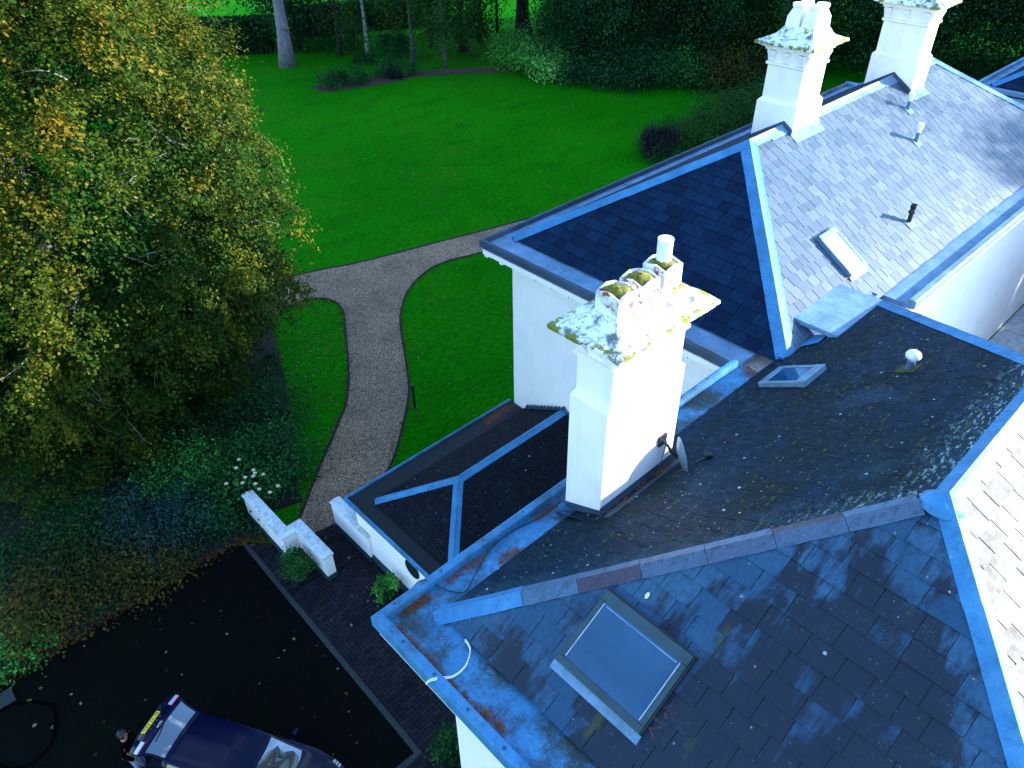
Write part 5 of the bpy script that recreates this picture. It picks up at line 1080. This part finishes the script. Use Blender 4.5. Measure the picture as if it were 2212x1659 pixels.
# person standing behind the car
hp_ = G(262, 1586, 1.63); PX, PY = hp_[0]-.0, hp_[1]-.0
PER = root('person', (PX, PY, 0), 'person in dark jacket and pale blue jeans beside the open tailgate of the blue car', 'person', None, math.atan2(-.62, .78))
MT['skin'] = plain('skin', (.30, .15, .11), .55, 0, .1, 20); _j = T('dark_jacket', .95); _j.col((.003, .0022, .003)); _j.spec(.02); MT['jacket'] = _j.m; MT['jeans'] = plain('pale_jeans', (.16, .26, .38), .85, 0, .25, 18); MT['hair'] = plain('dark_hair', (.004, .0025, .002), .6, 0, .4, 40); MT['shoe'] = plain('dark_shoe', (.02, .02, .022), .6); MT['eye'] = plain('eye', (.02, .015, .012), .2)
def skin(name, joints, edges, mat, parent, sub=2, rootj=0):
    me = bpy.data.meshes.new(name); me.from_pydata([j[:3] for j in joints], edges, []); me.update(); me.materials.append(mat)
    o = bpy.data.objects.new(name, me); C.objects.link(o); o.parent = parent
    md = o.modifiers.new('skin', 'SKIN'); md.use_smooth_shade = True
    if not me.skin_vertices: return o
    for i, j in enumerate(joints): me.skin_vertices[0].data[i].radius = (j[3], j[4] if len(j) > 4 else j[3]); me.skin_vertices[0].data[i].use_root = i == rootj
    sb_ = o.modifiers.new('smooth', 'SUBSURF'); sb_.levels = sub; sb_.render_levels = sub; return o
# x forward, y left; joints carry radii (across, fore-aft)
Jb = [(0, 0, .95, .15, .11), (0, 0, 1.15, .135, .095), (.0, 0, 1.34, .155, .10), (.0, 0, 1.45, .06, .055), (.015, 0, 1.52, .052, .055), (.03, 0, 1.59, .066, .075), (.03, 0, 1.67, .074, .088), (.02, 0, 1.72, .05, .06)]
Eb = [(0, 1), (1, 2), (2, 3), (3, 4), (4, 5), (5, 6), (6, 7)]
def chain(start, pts):
    k = start
    for p in pts: Jb.append(p); Eb.append((k, len(Jb)-1)); k = len(Jb)-1
    return k
hands = []
for sg in (1, -1):
    chain(0, [(0, sg*.09, .88, .085), (.02, sg*.10, .50, .058), (.0, sg*.10, .46, .055), (-.02, sg*.105, .10, .036), (.0, sg*.105, .05, .038), (.13, sg*.115, .035, .03)])
    w = chain(2, [(0, sg*.175, 1.40, .055), (-.02, sg*.225, 1.14, .042), (-.01, sg*.225, 1.10, .040), (.13, sg*.215, .90, .029), (.15, sg*.213, .865, .03, .018), (.17, sg*.212, .825, .036, .014)]); hands.append((w, sg))
for w, sg in hands:
    for k, (dy, L) in enumerate(((-.030, .058), (-.010, .070), (.010, .064), (.030, .050))):
        chain(w, [(.185+abs(dy)*.2, sg*.212+dy, .79, .0088), (.20, sg*.212+dy*1.1, .79-L*.5, .008), (.195, sg*.212+dy*1.1, .79-L*.85, .0072)])
    chain(w-1, [(.185, sg*.212-sg*.035, .845, .010), (.205, sg*.212-sg*.048, .80, .008)])
skin('body', Jb, Eb, MT['skin'], PER)
skin('jacket', [(0, 0, .90, .175, .135), (0, 0, 1.12, .16, .12), (0, 0, 1.35, .178, .125), (0, 0, 1.45, .085, .08), (0, .19, 1.405, .072), (-.02, .235, 1.14, .06), (-.01, .235, 1.10, .058), (.12, .22, .915, .047), (0, -.19, 1.405, .072), (-.02, -.235, 1.14, .06), (-.01, -.235, 1.10, .058), (.12, -.22, .915, .047)], [(0, 1), (1, 2), (2, 3), (2, 4), (4, 5), (5, 6), (6, 7), (2, 8), (8, 9), (9, 10), (10, 11)], MT['jacket'], PER)
skin('jeans', [(0, 0, .93, .155, .12), (0, .095, .84, .10), (.02, .105, .50, .075), (.0, .105, .44, .072), (-.02, .11, .08, .062), (0, -.095, .84, .10), (.02, -.105, .50, .075), (.0, -.105, .44, .072), (-.02, -.11, .08, .062)], [(0, 1), (1, 2), (2, 3), (3, 4), (0, 5), (5, 6), (6, 7), (7, 8)], MT['jeans'], PER)
for sg in (1, -1): skin('shoe', [(-.05, sg*.107, .045, .045), (.04, sg*.11, .045, .045), (.15, sg*.118, .035, .038), (.20, sg*.12, .03, .022)], [(0, 1), (1, 2), (2, 3)], MT['shoe'], PER)
hb = MB(); rgs = []
for k in range(9):                                   # hair: a cap over crown, back and sides, open at the face
    f = k/8; z = 1.775-.20*f; r_ = .105*math.sin(min(1., .12+f*1.15)*math.pi/2)
    row = []
    for i in range(20):
        a = R(62)+R(236)*i/19 if f > .38 else 2*math.pi*i/20
        row.append((.018+math.cos(a)*r_*1.12, math.sin(a)*r_*.92, z+.012*math.sin(i*3+k)))
    rgs.append(row)
lobj(hb.loft(rgs, cap=True, closed=True), 'hair', MT['hair'], PER, smooth=True)
nb = MB(); nb.loft([[(.098, y*.014, 1.645+z*.006) for y, z in ((-1, -1), (1, -1), (1, 1), (-1, 1))], [(.122, y*.013, 1.615+z*.008) for y, z in ((-1, -1), (1, -1), (1, 1), (-1, 1))], [(.105, y*.012, 1.602) for y, z in ((-1, -1), (1, -1), (1, 1), (-1, 1))]]); lobj(nb, 'nose', MT['skin'], PER, smooth=True)
for sg in (1, -1):
    lobj(MB().lathe((.098, sg*.032, 1.652), [(0, 0), (.012, 0), (.010, .006), (0, .009)], 10, (1, 0, 0)), 'eye', MT['eye'], PER, smooth=True)
    lobj(MB().loft([[(.02+math.cos(q)*.018*k, sg*(.078+.012*j), 1.64+math.sin(q)*.032*k) for q in (2*math.pi*i/10 for i in range(10))] for j, k in ((0, .7), (.6, 1.), (1, .8))]), 'ear', MT['skin'], PER, smooth=True)
lobj(MB().tube([(.10, -.024, 1.578), (.106, 0, 1.576), (.10, .024, 1.578)], [.003, .007, .003], 6), 'mouth', plain('lips', (.35, .12, .11), .5), PER, smooth=True)
